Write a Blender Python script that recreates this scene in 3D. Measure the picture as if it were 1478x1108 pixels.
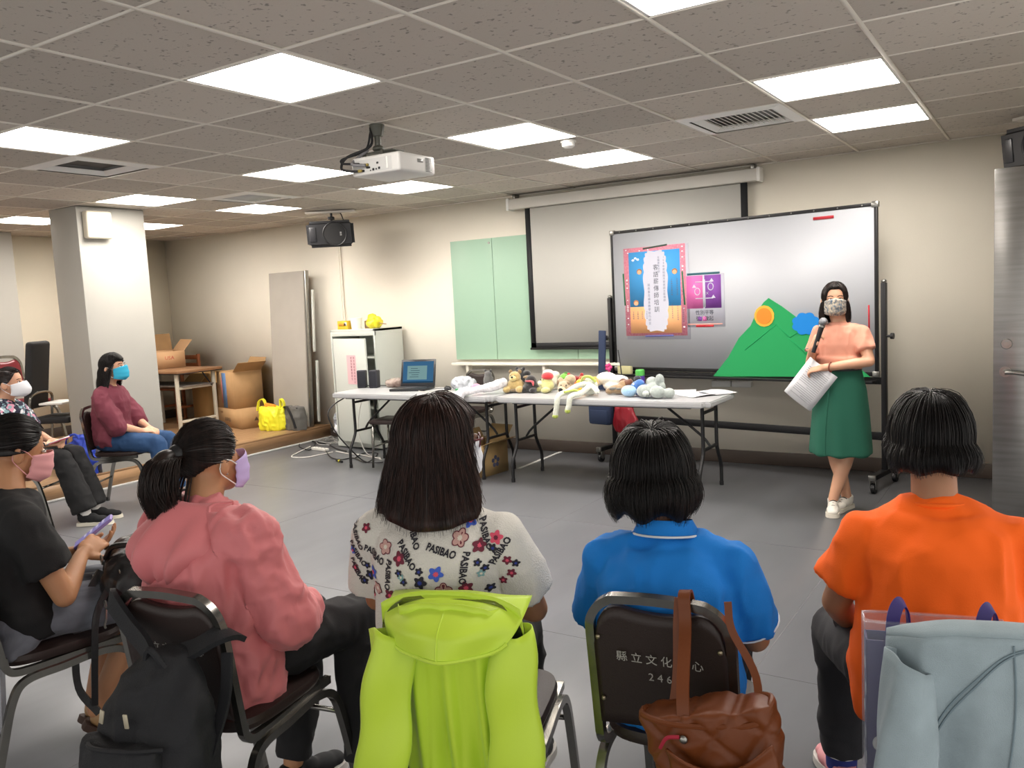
import bpy, bmesh, math, random
import numpy as np
from mathutils import Vector, Matrix, Quaternion
from mathutils.bvhtree import BVHTree
for o in list(bpy.data.objects): bpy.data.objects.remove(o)
SC = bpy.context.scene; COL = SC.collection; PI = math.pi
R_ = math.radians
random.seed(7)
V = Vector
# ------------------------------------------------------------------ camera
YAW, PITCH, ROLL, FPX, CAMH = R_(-32.786), R_(-5.841), R_(-2.919), 1209.26, 1.49
fwd = V((math.sin(YAW)*math.cos(PITCH), math.cos(YAW)*math.cos(PITCH), math.sin(PITCH)))
rgt = V((math.cos(YAW), -math.sin(YAW), 0)); upv = rgt.cross(fwd)
camR = math.cos(ROLL)*rgt + math.sin(ROLL)*upv
camU = -math.sin(ROLL)*rgt + math.cos(ROLL)*upv
cam = bpy.data.cameras.new('camera'); camo = bpy.data.objects.new('camera', cam); COL.objects.link(camo)
cam.sensor_width = 36; cam.lens = 36*FPX/1478; cam.clip_start = .05
M = Matrix((camR, camU, -fwd)).transposed().to_4x4(); M.translation = (0, 0, CAMH); camo.matrix_world = M
SC.camera = camo
# ------------------------------------------------------------------ world, exposure
w = bpy.data.worlds.new('world'); SC.world = w; w.use_nodes = True
w.node_tree.nodes['Background'].inputs[0].default_value = (1, .97, .92, 1)
w.node_tree.nodes['Background'].inputs[1].default_value = 1.25  # added fill to brighten the ceiling, let in by leaving out the front wall
SC.view_settings.view_transform = 'Standard'; SC.view_settings.look = 'None'
SC.view_settings.gamma = 1; SC.view_settings.use_curve_mapping = False
SC.view_settings.exposure = 0.0
LIGHT = 33          # radiance of the ceiling panels
# surveyed points of the room: a viewing direction of the photograph met with a plane z= or y= or x=
def ray(u, v): return camR*((u-739)/FPX) - camU*((v-554)/FPX) + fwd
def at_z(u, v, z): k = ray(u, v); return V((0,0,CAMH)) + k*((z-CAMH)/k.z)
def at_d(u, v, d): return V((0,0,CAMH)) + ray(u, v)*d
def lateral(d, px): h = V((camR.x, camR.y, 0)).normalized(); return h*(px/FPX*d)
def at_y(u, v, y): k = ray(u, v); return V((0,0,CAMH)) + k*(y/k.y)
# ------------------------------------------------------------------ helpers: materials
def srgb(h):
    if isinstance(h, str):
        c = [int(h[i:i+2], 16)/255 for i in (0, 2, 4)]
        return tuple((x/12.92 if x <= .04045 else ((x+.055)/1.055)**2.4) for x in c) + (1,)
    return tuple(h)+(1,) if len(h) == 3 else h
def mat(name, col, rough=.6, metal=0, var=0, vscale=8, bump=0, bscale=60, col2=None, stretch=(1,1,1), spec=.5, sheen=0, alpha=1, trans=0, emit=0, coat=0, sss=0):
    m = bpy.data.materials.new(name); m.use_nodes = True; nt = m.node_tree; b = nt.nodes['Principled BSDF']
    c = srgb(col); b.inputs['Base Color'].default_value = c
    b.inputs['Roughness'].default_value = rough; b.inputs['Metallic'].default_value = metal
    b.inputs['Specular IOR Level'].default_value = spec
    if sheen: b.inputs['Sheen Weight'].default_value = sheen
    if coat: b.inputs['Coat Weight'].default_value = coat
    if sss:
        b.inputs['Subsurface Weight'].default_value = sss; b.inputs['Subsurface Scale'].default_value = .01
    if alpha < 1: b.inputs['Alpha'].default_value = alpha
    if trans: b.inputs['Transmission Weight'].default_value = trans
    if emit:
        b.inputs['Emission Color'].default_value = c; b.inputs['Emission Strength'].default_value = emit
    tc = nt.nodes.new('ShaderNodeTexCoord'); mp = nt.nodes.new('ShaderNodeMapping'); mp.inputs['Scale'].default_value = stretch
    nt.links.new(tc.outputs['Object'], mp.inputs['Vector'])
    if var or col2:
        n = nt.nodes.new('ShaderNodeTexNoise'); n.inputs['Scale'].default_value = vscale; n.inputs['Detail'].default_value = 5
        nt.links.new(mp.outputs[0], n.inputs['Vector'])
        r = nt.nodes.new('ShaderNodeValToRGB'); r.color_ramp.elements[0].position = .33; r.color_ramp.elements[1].position = .67
        d = srgb(col2) if col2 else tuple(x*(1-var) for x in c[:3])+(1,)
        r.color_ramp.elements[0].color = d; r.color_ramp.elements[1].color = c if col2 else tuple(min(1, x*(1+var*.5)) for x in c[:3])+(1,)
        nt.links.new(n.outputs['Fac'], r.inputs[0]); nt.links.new(r.outputs[0], b.inputs['Base Color'])
    if bump:
        n = nt.nodes.new('ShaderNodeTexNoise'); n.inputs['Scale'].default_value = bscale; n.inputs['Detail'].default_value = 4
        nt.links.new(mp.outputs[0], n.inputs['Vector'])
        bp = nt.nodes.new('ShaderNodeBump'); bp.inputs['Strength'].default_value = bump; bp.inputs['Distance'].default_value = .01
        nt.links.new(n.outputs['Fac'], bp.inputs['Height']); nt.links.new(bp.outputs[0], b.inputs['Normal'])
    return m
def emat(name, col, s):
    m = bpy.data.materials.new(name); m.use_nodes = True; nt = m.node_tree; nt.nodes.clear()
    e = nt.nodes.new('ShaderNodeEmission'); e.inputs[0].default_value = srgb(col); e.inputs[1].default_value = s
    o = nt.nodes.new('ShaderNodeOutputMaterial'); nt.links.new(e.outputs[0], o.inputs[0]); return m
# ------------------------------------------------------------------ helpers: geometry
def tag(o, label=None, cat=None, group=None, kind=None):
    if label: o['label'] = label
    if cat: o['category'] = cat
    if group: o['group'] = group
    if kind: o['kind'] = kind
    return o
def empty(name, loc, yaw=0, label=None, cat=None, group=None):
    o = bpy.data.objects.new(name, None); COL.objects.link(o); o.location = loc; o.rotation_euler = (0, 0, yaw)
    o.empty_display_size = .05
    return tag(o, label, cat, group)
def link(name, me, m, parent=None, loc=(0,0,0), smooth=True):
    o = bpy.data.objects.new(name, me); COL.objects.link(o); o.location = loc
    if parent: o.parent = parent
    if m is not None and not me.materials: me.materials.append(m)
    if smooth: me.polygons.foreach_set('use_smooth', [True]*len(me.polygons))
    return o
def build(name, bm, m, parent=None, loc=(0,0,0), smooth=True, auto=True):
    bmesh.ops.recalc_face_normals(bm, faces=bm.faces)
    if smooth and auto:
        for e in bm.edges:
            if len(e.link_faces) == 2 and e.calc_face_angle(0) > .7: e.smooth = False
    me = bpy.data.meshes.new(name); bm.to_mesh(me); bm.free()
    return link(name, me, m, parent, loc, smooth)
def NB(): return bmesh.new()
def bx(bm, c, s, rot=None, bev=0, seg=2):
    mm = Matrix.Translation(c) @ (rot.to_4x4() if rot else Matrix()) @ Matrix.Diagonal((s[0], s[1], s[2], 1))
    r = bmesh.ops.create_cube(bm, size=1, matrix=mm)
    if bev:
        es = list({e for v in r['verts'] for e in v.link_edges})
        bmesh.ops.bevel(bm, geom=es, offset=bev, segments=seg, affect='EDGES', profile=.5)
    return r
def box(name, m, parent, c, s, rot=None, bev=.004, seg=2, origin=False):
    bm = NB(); 
    if origin: bx(bm, (0,0,0), s, rot, bev, seg); return build(name, bm, m, parent, c)
    bx(bm, c, s, rot, bev, seg); return build(name, bm, m, parent)
def RZ(a): return Matrix.Rotation(a, 3, 'Z')
def RX(a): return Matrix.Rotation(a, 3, 'X')
def RY(a): return Matrix.Rotation(a, 3, 'Y')
def cyl(bm, p0, p1, r0, r1=None, n=16, cap=True):
    p0, p1 = V(p0), V(p1); d = p1-p0; r1 = r0 if r1 is None else r1
    if d.length < 1e-6: return
    q = d.to_track_quat('Z', 'Y').to_matrix().to_4x4()
    return bmesh.ops.create_cone(bm, cap_ends=cap, segments=n, radius1=r0, radius2=r1, depth=d.length, matrix=Matrix.Translation((p0+p1)/2) @ q)
_sph = {}
def sphere_into(bm, mm, u, v):
    """a closed unit sphere under the matrix mm"""
    if (u, v) not in _sph:
        P = [V((0,0,1))]+[V((math.sin(PI*j/v)*math.cos(2*PI*i/u), math.sin(PI*j/v)*math.sin(2*PI*i/u), math.cos(PI*j/v))) for j in range(1, v) for i in range(u)]+[V((0,0,-1))]
        Fc = [(0, 1+i, 1+(i+1) % u) for i in range(u)]+[(1+j*u+i, 1+(j+1)*u+i, 1+(j+1)*u+(i+1) % u, 1+j*u+(i+1) % u) for j in range(v-2) for i in range(u)]+[(len(P)-1, 1+(v-2)*u+(i+1) % u, 1+(v-2)*u+i) for i in range(u)]
        _sph[(u, v)] = (P, Fc)
    P, Fc = _sph[(u, v)]; vs = [bm.verts.new(mm @ p) for p in P]
    for f in Fc: bm.faces.new([vs[k] for k in f])
def ell(bm, c, r, rot=None, u=20, v=12):
    if not hasattr(r, '__len__'): r = (r, r, r)
    sphere_into(bm, Matrix.Translation(c) @ (rot.to_4x4() if rot else Matrix()) @ Matrix.Diagonal((r[0], r[1], r[2], 1)), u, v)
def cap_(bm, p0, r0, p1, r1, n=16, e0=True, e1=True):
    cyl(bm, p0, p1, r0, r1, n)
    if e0: ell(bm, p0, r0, u=n, v=10)
    if e1: ell(bm, p1, r1, u=n, v=10)
def chain(bm, pts, rs, n=16):
    for i in range(len(pts)-1): cap_(bm, pts[i], rs[i], pts[i+1], rs[i+1], n)
def loft(bm, rings, n=28, M4=None):
    """rings: (cx,cy,cz,rx,ry[,power]) horizontal superellipses, closed at both ends"""
    vs = []
    for r in rings:
        p = r[5] if len(r) > 5 else 1; row = []
        for k in range(n):
            a = 2*PI*k/n; c, s = math.cos(a), math.sin(a)
            x = r[0]+r[3]*math.copysign(abs(c)**p, c); y = r[1]+r[4]*math.copysign(abs(s)**p, s)
            q = V((x, y, r[2])); row.append(bm.verts.new(M4 @ q if M4 else q))
        vs.append(row)
    for a, b in zip(vs, vs[1:]):
        for k in range(n): bm.faces.new((a[k], a[(k+1)%n], b[(k+1)%n], b[k]))
    bm.faces.new(vs[0][::-1]); bm.faces.new(vs[-1])
def smooth_path(pts, n=6, closed=False):
    P = [V(p) for p in pts]; out = []
    N = len(P); rng = range(N if closed else N-1)
    for i in rng:
        p0 = P[(i-1) % N] if (closed or i > 0) else P[0]*2-P[1]; p1 = P[i]; p2 = P[(i+1) % N]
        p3 = P[(i+2) % N] if (closed or i+2 < N) else P[-1]*2-P[-2]
        for k in range(n):
            t = k/n
            out.append(.5*((2*p1)+(p2-p0)*t+(2*p0-5*p1+4*p2-p3)*t*t+(3*p1-p0-3*p2+p3)*t**3))
    if not closed: out.append(P[-1])
    return out
def sweep(bm, pts, r, n=8, closed=False, taper=None, flat=None, up0=None):
    """tube along points; flat=(a,b) gives a rectangular ribbon section"""
    P = [V(p) for p in pts]; N = len(P); rows = []; up = V(up0) if up0 else None
    for i in range(N):
        t = (P[(i+1) % N]-P[i-1]) if (closed or 0 < i < N-1) else (P[1]-P[0] if i == 0 else P[-1]-P[-2])
        if t.length < 1e-9: t = V((0,0,1))
        t.normalize()
        if up is None: up = V((0,0,1)) if abs(t.z) < .9 else V((1,0,0))
        s = t.cross(up)
        if s.length < 1e-6: s = t.orthogonal()
        s.normalize(); up = s.cross(t).normalized()
        k = taper(i/(N-1)) if taper else 1
        row = []
        if flat:
            a, b = flat[0]*k/2, flat[1]*k/2
            for x, y in ((-a,-b), (a,-b), (a,b), (-a,b)): row.append(bm.verts.new(P[i]+s*x+up*y))
        else:
            for j in range(n):
                an = 2*PI*j/n; row.append(bm.verts.new(P[i]+(s*math.cos(an)+up*math.sin(an))*r*k))
        rows.append(row)
    m = len(rows[0])
    rr = list(zip(rows, rows[1:]))+([(rows[-1], rows[0])] if closed else [])
    for a, b in rr:
        for j in range(m): bm.faces.new((a[j], a[(j+1) % m], b[(j+1) % m], b[j]))
    if not closed: bm.faces.new(rows[0][::-1]); bm.faces.new(rows[-1])
def tube(name, m, parent, pts, r, n=8, sm=6, closed=False, flat=None, up0=None):
    bm = NB(); sweep(bm, smooth_path(pts, sm, closed) if sm else pts, r, n, closed, flat=flat, up0=up0); return build(name, bm, m, parent)
def grid(bm, fn, nu, nv, closeu=False):
    vs = [[bm.verts.new(fn(i/(nu if closeu else nu-1), j/(nv-1))) for i in range(nu)] for j in range(nv)]
    for j in range(nv-1):
        for i in range(nu if closeu else nu-1):
            bm.faces.new((vs[j][i], vs[j][(i+1) % nu], vs[j+1][(i+1) % nu], vs[j+1][i]))
    return vs
def sheet(name, m, parent, fn, nu, nv, th=.003, closeu=False, sub=0):
    bm = NB(); grid(bm, fn, nu, nv, closeu)
    bmesh.ops.recalc_face_normals(bm, faces=bm.faces)
    me = bpy.data.meshes.new(name); bm.to_mesh(me); bm.free()
    o = link(name, me, m, parent)
    md = o.modifiers.new('s', 'SOLIDIFY'); md.thickness = th; md.offset = 0
    if sub: o.modifiers.new('u', 'SUBSURF').levels = sub; o.modifiers['u'].render_levels = sub
    return o
# vectorised value noise for folds
_rng = np.random.RandomState(3); _tab = _rng.rand(4096)
def nz(P, s=(1,1,1), seed=0):
    Q = P*np.array(s)+seed*17.3; I = np.floor(Q).astype(int); f = Q-I; f = f*f*(3-2*f); out = 0
    for dx in (0,1):
        for dy in (0,1):
            for dz in (0,1):
                h = ((I[:,0]+dx)*73856093 ^ (I[:,1]+dy)*19349663 ^ (I[:,2]+dz)*83492791) & 4095
                wgt = (f[:,0] if dx else 1-f[:,0])*(f[:,1] if dy else 1-f[:,1])*(f[:,2] if dz else 1-f[:,2])
                out = out+_tab[h]*wgt
    return out*2-1
def remesh(name, bm, m, parent, voxel=.008, smooth=5, folds=None, loc=(0,0,0), cut=None):
    """union of the overlapping solids in bm as ONE continuous smooth surface; folds(P,N)->offset along the normal"""
    bmesh.ops.recalc_face_normals(bm, faces=bm.faces)
    t = bpy.data.meshes.new('t'); bm.to_mesh(t); bm.free(); to = bpy.data.objects.new('t', t); COL.objects.link(to)
    r = to.modifiers.new('r', 'REMESH'); r.mode = 'VOXEL'; r.voxel_size = voxel; r.use_smooth_shade = True
    s = to.modifiers.new('s', 'SMOOTH'); s.factor = .5; s.iterations = smooth
    dg = bpy.context.evaluated_depsgraph_get(); me = bpy.data.meshes.new_from_object(to.evaluated_get(dg))
    bpy.data.objects.remove(to); bpy.data.meshes.remove(t)
    if folds:
        n = len(me.vertices); P = np.empty(n*3, 'f'); me.vertices.foreach_get('co', P); P = P.reshape(-1, 3).astype(float)
        N = np.empty(n*3, 'f'); me.vertex_normals.foreach_get('vector', N); N = N.reshape(-1, 3)
        P2 = P+N*np.asarray(folds(P, N)).reshape(-1, 1); me.vertices.foreach_set('co', P2.astype('f').ravel()); me.update()
    me.name = name; me.materials.clear()
    return link(name, me, m, parent, loc)
def wrinkle(a=.006, s=(14,14,6), seed=0):
    s2 = tuple(x*2.3 for x in s)
    return lambda P, N: a*1.35*((1-np.abs(nz(P+.03*np.stack([nz(P, (7,7,7), seed+5)]*3, 1), s, seed))*2)*.8+(1-np.abs(nz(P, s2, seed+1))*2)*.30)
def flat_text(body, size, m, parent, M4, name='lettering', align='CENTER', ext=.0004, sx=1, spacing=1, bold=0):
    cu = bpy.data.curves.new('t', 'FONT'); cu.body = body; cu.size = size; cu.align_x = align; cu.align_y = 'CENTER'; cu.extrude = ext
    cu.offset = bold; cu.space_character = spacing; cu.resolution_u = 2
    to = bpy.data.objects.new('t', cu); COL.objects.link(to); dg = bpy.context.evaluated_depsgraph_get()
    me = bpy.data.meshes.new_from_object(to.evaluated_get(dg)); bpy.data.objects.remove(to); bpy.data.curves.remove(cu)
    me.transform(M4 @ Matrix.Diagonal((sx, 1, 1, 1))); me.name = name
    return link(name, me, m, parent, smooth=False)
def join_meshes(objs, name):
    """several meshes of one print become one part"""
    bm = NB(); mats = []
    for o in objs:
        n0 = len(bm.faces); bm.from_mesh(o.data); bm.faces.ensure_lookup_table()
        mt = o.data.materials[0]
        if mt not in mats: mats.append(mt)
        for f in bm.faces[n0:]: f.material_index = mats.index(mt)
    me = bpy.data.meshes.new(name); bm.to_mesh(me); bm.free()
    for mt in mats: me.materials.append(mt)
    par = objs[0].parent
    for o in objs: bpy.data.objects.remove(o)
    return link(name, me, None, par, smooth=False)
def strand_mesh(name, paths, r, m, parent):
    """thin three-sided hairs along many paths, joined as one part"""
    VV, FF, base = [], [], 0; tri = np.array([0, 2.094, 4.189])
    for P in paths:
        P = np.asarray(P); n = len(P); t = P[-1]-P[0]; t = t/(np.linalg.norm(t)+1e-9); a = np.cross(t, (0,0,1.) if abs(t[2]) < .8 else (1.,0,0)); a /= np.linalg.norm(a)+1e-9; b = np.cross(t, a)
        k = r*(1-.75*np.linspace(0, 1, n)); off = np.cos(tri)[:,None]*a+np.sin(tri)[:,None]*b
        VV.append((P[:,None,:]+off[None]*k[:,None,None]).reshape(-1, 3))
        i = (np.arange(n-1)*3)[:,None]+np.arange(3)[None]; j = (np.arange(n-1)*3)[:,None]+(np.arange(3)[None]+1) % 3
        FF.append((np.stack([i, j, j+3, i+3], -1).reshape(-1, 4))+base); base += n*3
    VV = np.concatenate(VV); FF = np.concatenate(FF); me = bpy.data.meshes.new(name)
    me.vertices.add(len(VV)); me.vertices.foreach_set('co', VV.astype('f').ravel()); me.loops.add(FF.size); me.loops.foreach_set('vertex_index', FF.astype('i').ravel())
    me.polygons.add(len(FF)); me.polygons.foreach_set('loop_start', (np.arange(len(FF))*4).astype('i')); me.update(calc_edges=True)
    o = link(name, me, m, parent); o['kind'] = 'stuff'; return o
def frame_M(o, xdir, ydir):
    x = V(xdir).normalized(); y = V(ydir).normalized(); z = x.cross(y).normalized()
    m = Matrix((x, y, z)).transposed().to_4x4(); m.translation = o; return m
BVH = {}
def wrap(o, target, M4, off=.0015, maxedge=.012, depth=.6):
    """lay flat print geometry (drawn in its own xy plane) on the cloth: M4 is the plane, -z is the direction towards the cloth"""
    bm = NB(); bm.from_mesh(o.data); bmesh.ops.triangulate(bm, faces=bm.faces)
    for _ in range(4):
        es = [e for e in bm.edges if e.calc_length() > maxedge]
        if not es: break
        bmesh.ops.subdivide_edges(bm, edges=es, cuts=1)
        bmesh.ops.triangulate(bm, faces=bm.faces)
    tm = target.data
    if tm.name not in BVH: BVH[tm.name] = BVHTree.FromPolygons([v.co for v in tm.vertices], [p.vertices[:] for p in tm.polygons])
    bvh = BVH[tm.name]
    d = (M4.to_3x3() @ V((0,0,-1))).normalized(); bad = []
    for v in bm.verts:
        p = M4 @ v.co; h, nrm, i, ds = bvh.ray_cast(p, d, depth)
        if h is None or nrm.dot(d) > -.12: bad.append(v)
        else: v.co = h+nrm*off
    bmesh.ops.delete(bm, geom=bad, context='VERTS')
    bm.to_mesh(o.data); bm.free(); return o
# ------------------------------------------------------------------ materials
m_wall = mat('wall paint', 'ece6d8', .7, var=.04, vscale=1.2, bump=.05, bscale=120)
m_wall_far = mat('wall paint side', 'e9e1ce', .7, var=.04, vscale=1.2, bump=.05, bscale=120)
m_pillar = mat('pillar paint', 'a8a69f', .7, var=.04, vscale=2, bump=.05, bscale=120)
m_tile = mat('mineral tile', 'c2bab0', .9, bump=.25, bscale=90)
def tile_specks(m):
    nt = m.node_tree; b = nt.nodes['Principled BSDF']; tc = nt.nodes['Texture Coordinate']
    gm = nt.nodes.new('ShaderNodeNewGeometry')
    n = nt.nodes.new('ShaderNodeTexNoise'); n.inputs['Scale'].default_value = 42; n.inputs['Detail'].default_value = 2
    nt.links.new(gm.outputs['Position'], n.inputs['Vector'])
    r = nt.nodes.new('ShaderNodeValToRGB'); r.color_ramp.elements[0].position = .30; r.color_ramp.elements[1].position = .37
    c = b.inputs['Base Color'].default_value; r.color_ramp.elements[0].color = tuple(x*.5 for x in c[:3])+(1,); r.color_ramp.elements[1].color = tuple(c)
    oi = nt.nodes.new('ShaderNodeObjectInfo'); mr = nt.nodes.new('ShaderNodeMapRange'); mr.inputs['To Min'].default_value = .82; mr.inputs['To Max'].default_value = 1.1
    nt.links.new(oi.outputs['Random'], mr.inputs['Value']); mx = nt.nodes.new('ShaderNodeMix'); mx.data_type = 'RGBA'; mx.blend_type = 'MULTIPLY'; mx.inputs[0].default_value = 1
    nt.links.new(n.outputs['Fac'], r.inputs[0]); nt.links.new(r.outputs[0], mx.inputs[6]); nt.links.new(mr.outputs[0], mx.inputs[7]); nt.links.new(mx.outputs[2], b.inputs['Base Color'])
tile_specks(m_tile)
m_bar = mat('ceiling bar', 'e0dad0', .6)
m_white = mat('white plastic', 'e4e3df', .4)
m_black = mat('black plastic', '17171a', .45, bump=.1, bscale=200)
m_blackmetal = mat('black painted metal', '141416', .4, metal=.3)
m_chrome = mat('dull chrome', '9b9a95', .28, metal=.95, var=.1, vscale=20)
m_base = mat('dark brown skirting', '3a3029', .6)
m_glow = emat('light panel', 'fff7ee', LIGHT); m_glow0 = emat('near light panel', 'fff7ee', LIGHT*.62)
m_card = mat('cardboard', 'a8845a', .85, var=.12, vscale=5, bump=.05)
m_cardd = mat('cardboard inside', '8a6a45', .9, var=.1)
m_paper = mat('paper', 'dcdce0', .8)
m_metal_w = mat('cream steel', 'c9cbc4', .45, var=.03)
# floor
m_floor = mat('grey sheet vinyl', '797b80', .34, var=.10, vscale=5, stretch=(1, .25, 1), bump=.03, bscale=14, spec=.5)
m_wood = mat('stage laminate', '9c7a58', .42, var=.22, vscale=7, stretch=(6, .5, 6))
m_tape = mat('white tape', 'c9c9c6', .6)
# ------------------------------------------------------------------ the room
YW, XL, XR, YB, HC = 6.93, -9.75, .78, -2.2, 2.46
def slab(name, m, c, s, kind='structure', parent=None, bev=0):
    o = box(name, m, parent, c, s, bev=bev, origin=True)
    if kind and not parent: o['kind'] = kind
    return o
floor = slab('floor', m_floor, ((XL+XR)/2, (YW+YB)/2, -.05), (XR-XL, YW-YB, .1))
wall_b = slab('wall_back', m_wall, ((XL+XR)/2, YW+.05, 1.35), (XR-XL+.2, .1, 2.7))
wall_l = slab('wall_left', m_wall_far, (XL-.05, (YW+YB)/2, 1.35), (.1, YW-YB, 2.7))
wall_r = slab('wall_right', m_wall, (XR+.05, (YW+3.9)/2, 1.35), (.1, YW-3.9, 2.7))
pillar = slab('wall_pillar', m_pillar, (-7.2, 4.46, 1.23), (.42, .64, 2.46), bev=.006)
pil2 = slab('wall_pier', m_pillar, (-9.55, 4.25, 1.23), (.40, 1.1, 2.46), bev=.006)
slab('baseboard_back', m_base, ((XL+XR)/2, YW-.008, .055), (XR-XL, .016, .11), bev=.003)
slab('baseboard_left', m_base, (XL+.008, 5.9, .205), (.016, 2.0, .11), bev=.003)
m_seam = mat('vinyl seam', '6f6f72', .6)
# floor seams
for i, x in enumerate((-4.55, -2.75, -.95)):
    o = box('seam', m_seam, floor, (x-floor.location.x, 0, .0503), (.003, YW-YB, .0006), bev=0)
for y in (1.2, 3.1, 4.75):
    box('seam', m_seam, floor, (0, y-floor.location.y, .0503), (XR-XL, .003, .0006), bev=0)
def tape(pts, wd=.035):
    bm = NB(); 
    for a, b in zip(pts, pts[1:]):
        a, b = V(a), V(b); d = (b-a).normalized(); s = V((-d.y, d.x, 0))*wd/2
        vs = [bm.verts.new(p) for p in (a-s, b-s, b+s, a+s)]; f = bm.faces.new(vs)
        r = bmesh.ops.extrude_face_region(bm, geom=[f]); bmesh.ops.translate(bm, verts=[v for v in r['geom'] if isinstance(v, bmesh.types.BMVert)], vec=(0,0,.0015))
    return build('floor_tape', bm, m_tape, smooth=False)
tag(tape([at_z(749,676,0), at_z(816,649,0), at_z(763,646,0)]), 'white tape angle stuck on the grey floor behind the folding tables', 'tape')
# stage platform
stage = empty('trim_platform', (-6.98, 2.5, 0)); stage['kind'] = 'structure'
box('platform_body', m_wood, stage, (-1.385, .3, .065), (2.77, 8.25, .13), bev=0)
k = 0
for r in range(22):
    y0 = -3.8; x = -.06-.126*(r+.5)+.0
    off = (r*.37) % 1.2
    y = y0-off
    while y < 4.42:
        ya, yb = max(y, -3.8), min(y+1.2, 4.42)
        if yb-ya > .02 and yb+2.5 > 2.2: box('plank', m_wood, stage, (x, (ya+yb)/2, .139), (.1235, yb-ya-.003, .018), bev=.0015, seg=1)
        y += 1.2
box('nosing', mat('stage nosing', '8f6f4f', .45, var=.2, vscale=7, stretch=(6,.5,6)), stage, (-.03, .3, .139), (.06, 8.25, .02), bev=.006)
box('white_strip', m_tape, stage, (.012, .3, .008), (.03, 8.25, .016), bev=.003)
# ceiling
GX, GP, GY, GQ = -1.2267, .6095, 2.3136, .6016
ceil = slab('ceiling', mat('plenum', '55504a', .9), ((XL+XR)/2, (YW+YB)/2, HC+.09), (XR-XL+.2, YW-YB+.2, .1))
cx0, cy0, cz0 = ceil.location
tile_me = []
for k in range(3):
    bm = NB(); bx(bm, (0,0,0), (.601, .594, .016), bev=.003, seg=1); me = bpy.data.meshes.new('ceiling_tile'); bm.to_mesh(me); bm.free(); me.materials.append(m_tile); tile_me.append(me)
LIGHTS = {(i, j) for i in (-12, -9, -6, -3, 0) for j in (0, 3, 5)} | {(i, j) for i in (-12, -9, -6, -3, 0) for j in (-3, -6)}
VENTS = {(-7, 1), (-8, 4), (-1, 4)}
for i in range(-14, 4):
    for j in range(-7, 8):
        x, y = GX+(i+.5)*GP, GY+(j+.5)*GQ
        if y-GQ/2 < YB or (i, j) in LIGHTS or (i, j) in VENTS: continue
        sx = 1; xx, yy = x, y; sy = 1
        if y+.289 > YW: sy = (YW-(y-.289))/.578; yy = y-.289+sy*.289
        if x+.292 > XR: sx = (XR-(x-.292))/.584; xx = x-.292+sx*.292
        if x-.292 < XL: sx = ((x+.292)-XL)/.584; xx = x+.292-sx*.292
        if sx < .1 or sy < .1: continue
        o = bpy.data.objects.new('ceiling_tile', tile_me[0]); COL.objects.link(o); o.parent = ceil
        o.location = (xx-cx0, yy-cy0, HC+.010+random.uniform(-.0005, .0035)-cz0); o.scale = (sx, sy, 1)
        o.rotation_euler = (random.uniform(-.004, .004), random.uniform(-.004, .004), random.uniform(-.004, .004))
for i in range(-14, 5):
    x = GX+i*GP
    if XL < x < XR: box('ceiling_rail', m_bar, ceil, (x-cx0-.0, 0, HC+.002-cz0), (.019, YW-YB, .008), bev=0)
for j in range(-7, 9):
    y = GY+j*GQ
    if YB < y < YW: box('ceiling_rail', m_bar, ceil, (0, y-cy0, HC+.003-cz0), (XR-XL, .013, .008), bev=0)
slab('trim_1', m_bar, ((XL+XR)/2, YW-.01, HC+.0), (XR-XL, .02, .012))
where = {(0,0):'at the top edge of the picture', (0,3):'right of the ceiling air vent, nearer of the pair', (0,5):'rightmost and close to the back wall', (-3,0):'largest, seen left of the ceiling projector',
 (-3,3):'above the whiteboard beside the smoke detector', (-3,5):'between the smoke detector and projection screen', (-6,0):'near the left picture edge beside the open vent',
 (-6,3):'left of the projector', (-6,5):'below the projector, near the back wall', (-9,3):'just above the pillar speaker', (-9,5):'left of the hanging black loudspeaker', (-12,5):'partly hidden behind the white pillar', (-12,3):'sliver at the far left beyond the pillar'}
m_off = mat('panel switched off', 'c9c7c2', .5)
for (i, j) in sorted(LIGHTS):
    x, y = GX+(i+.5)*GP, GY+(j+.5)*GQ
    o = empty('ceiling_light', (x, y, HC)); lab = 'glowing square white panel light, '+where[(i, j)] if (i, j) in where else 'unlit square panel light overhead behind the camera'
    tag(o, lab, 'light', 'square panel lights in the ceiling')
    bm = NB()
    for sx, sy, wx, wy in ((-.2875,0,.012,.587), (.2875,0,.012,.587), (0,-.2875,.587,.012), (0,.2875,.587,.012)): bx(bm, (sx, sy, .006), (wx, wy, .014))
    build('frame', bm, m_white, o, smooth=False)
    box('diffuser', m_glow if j > 0 else m_glow0 if j == 0 else m_off, o, (0, 0, .008), (.562, .562, .006), bev=0)
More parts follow.
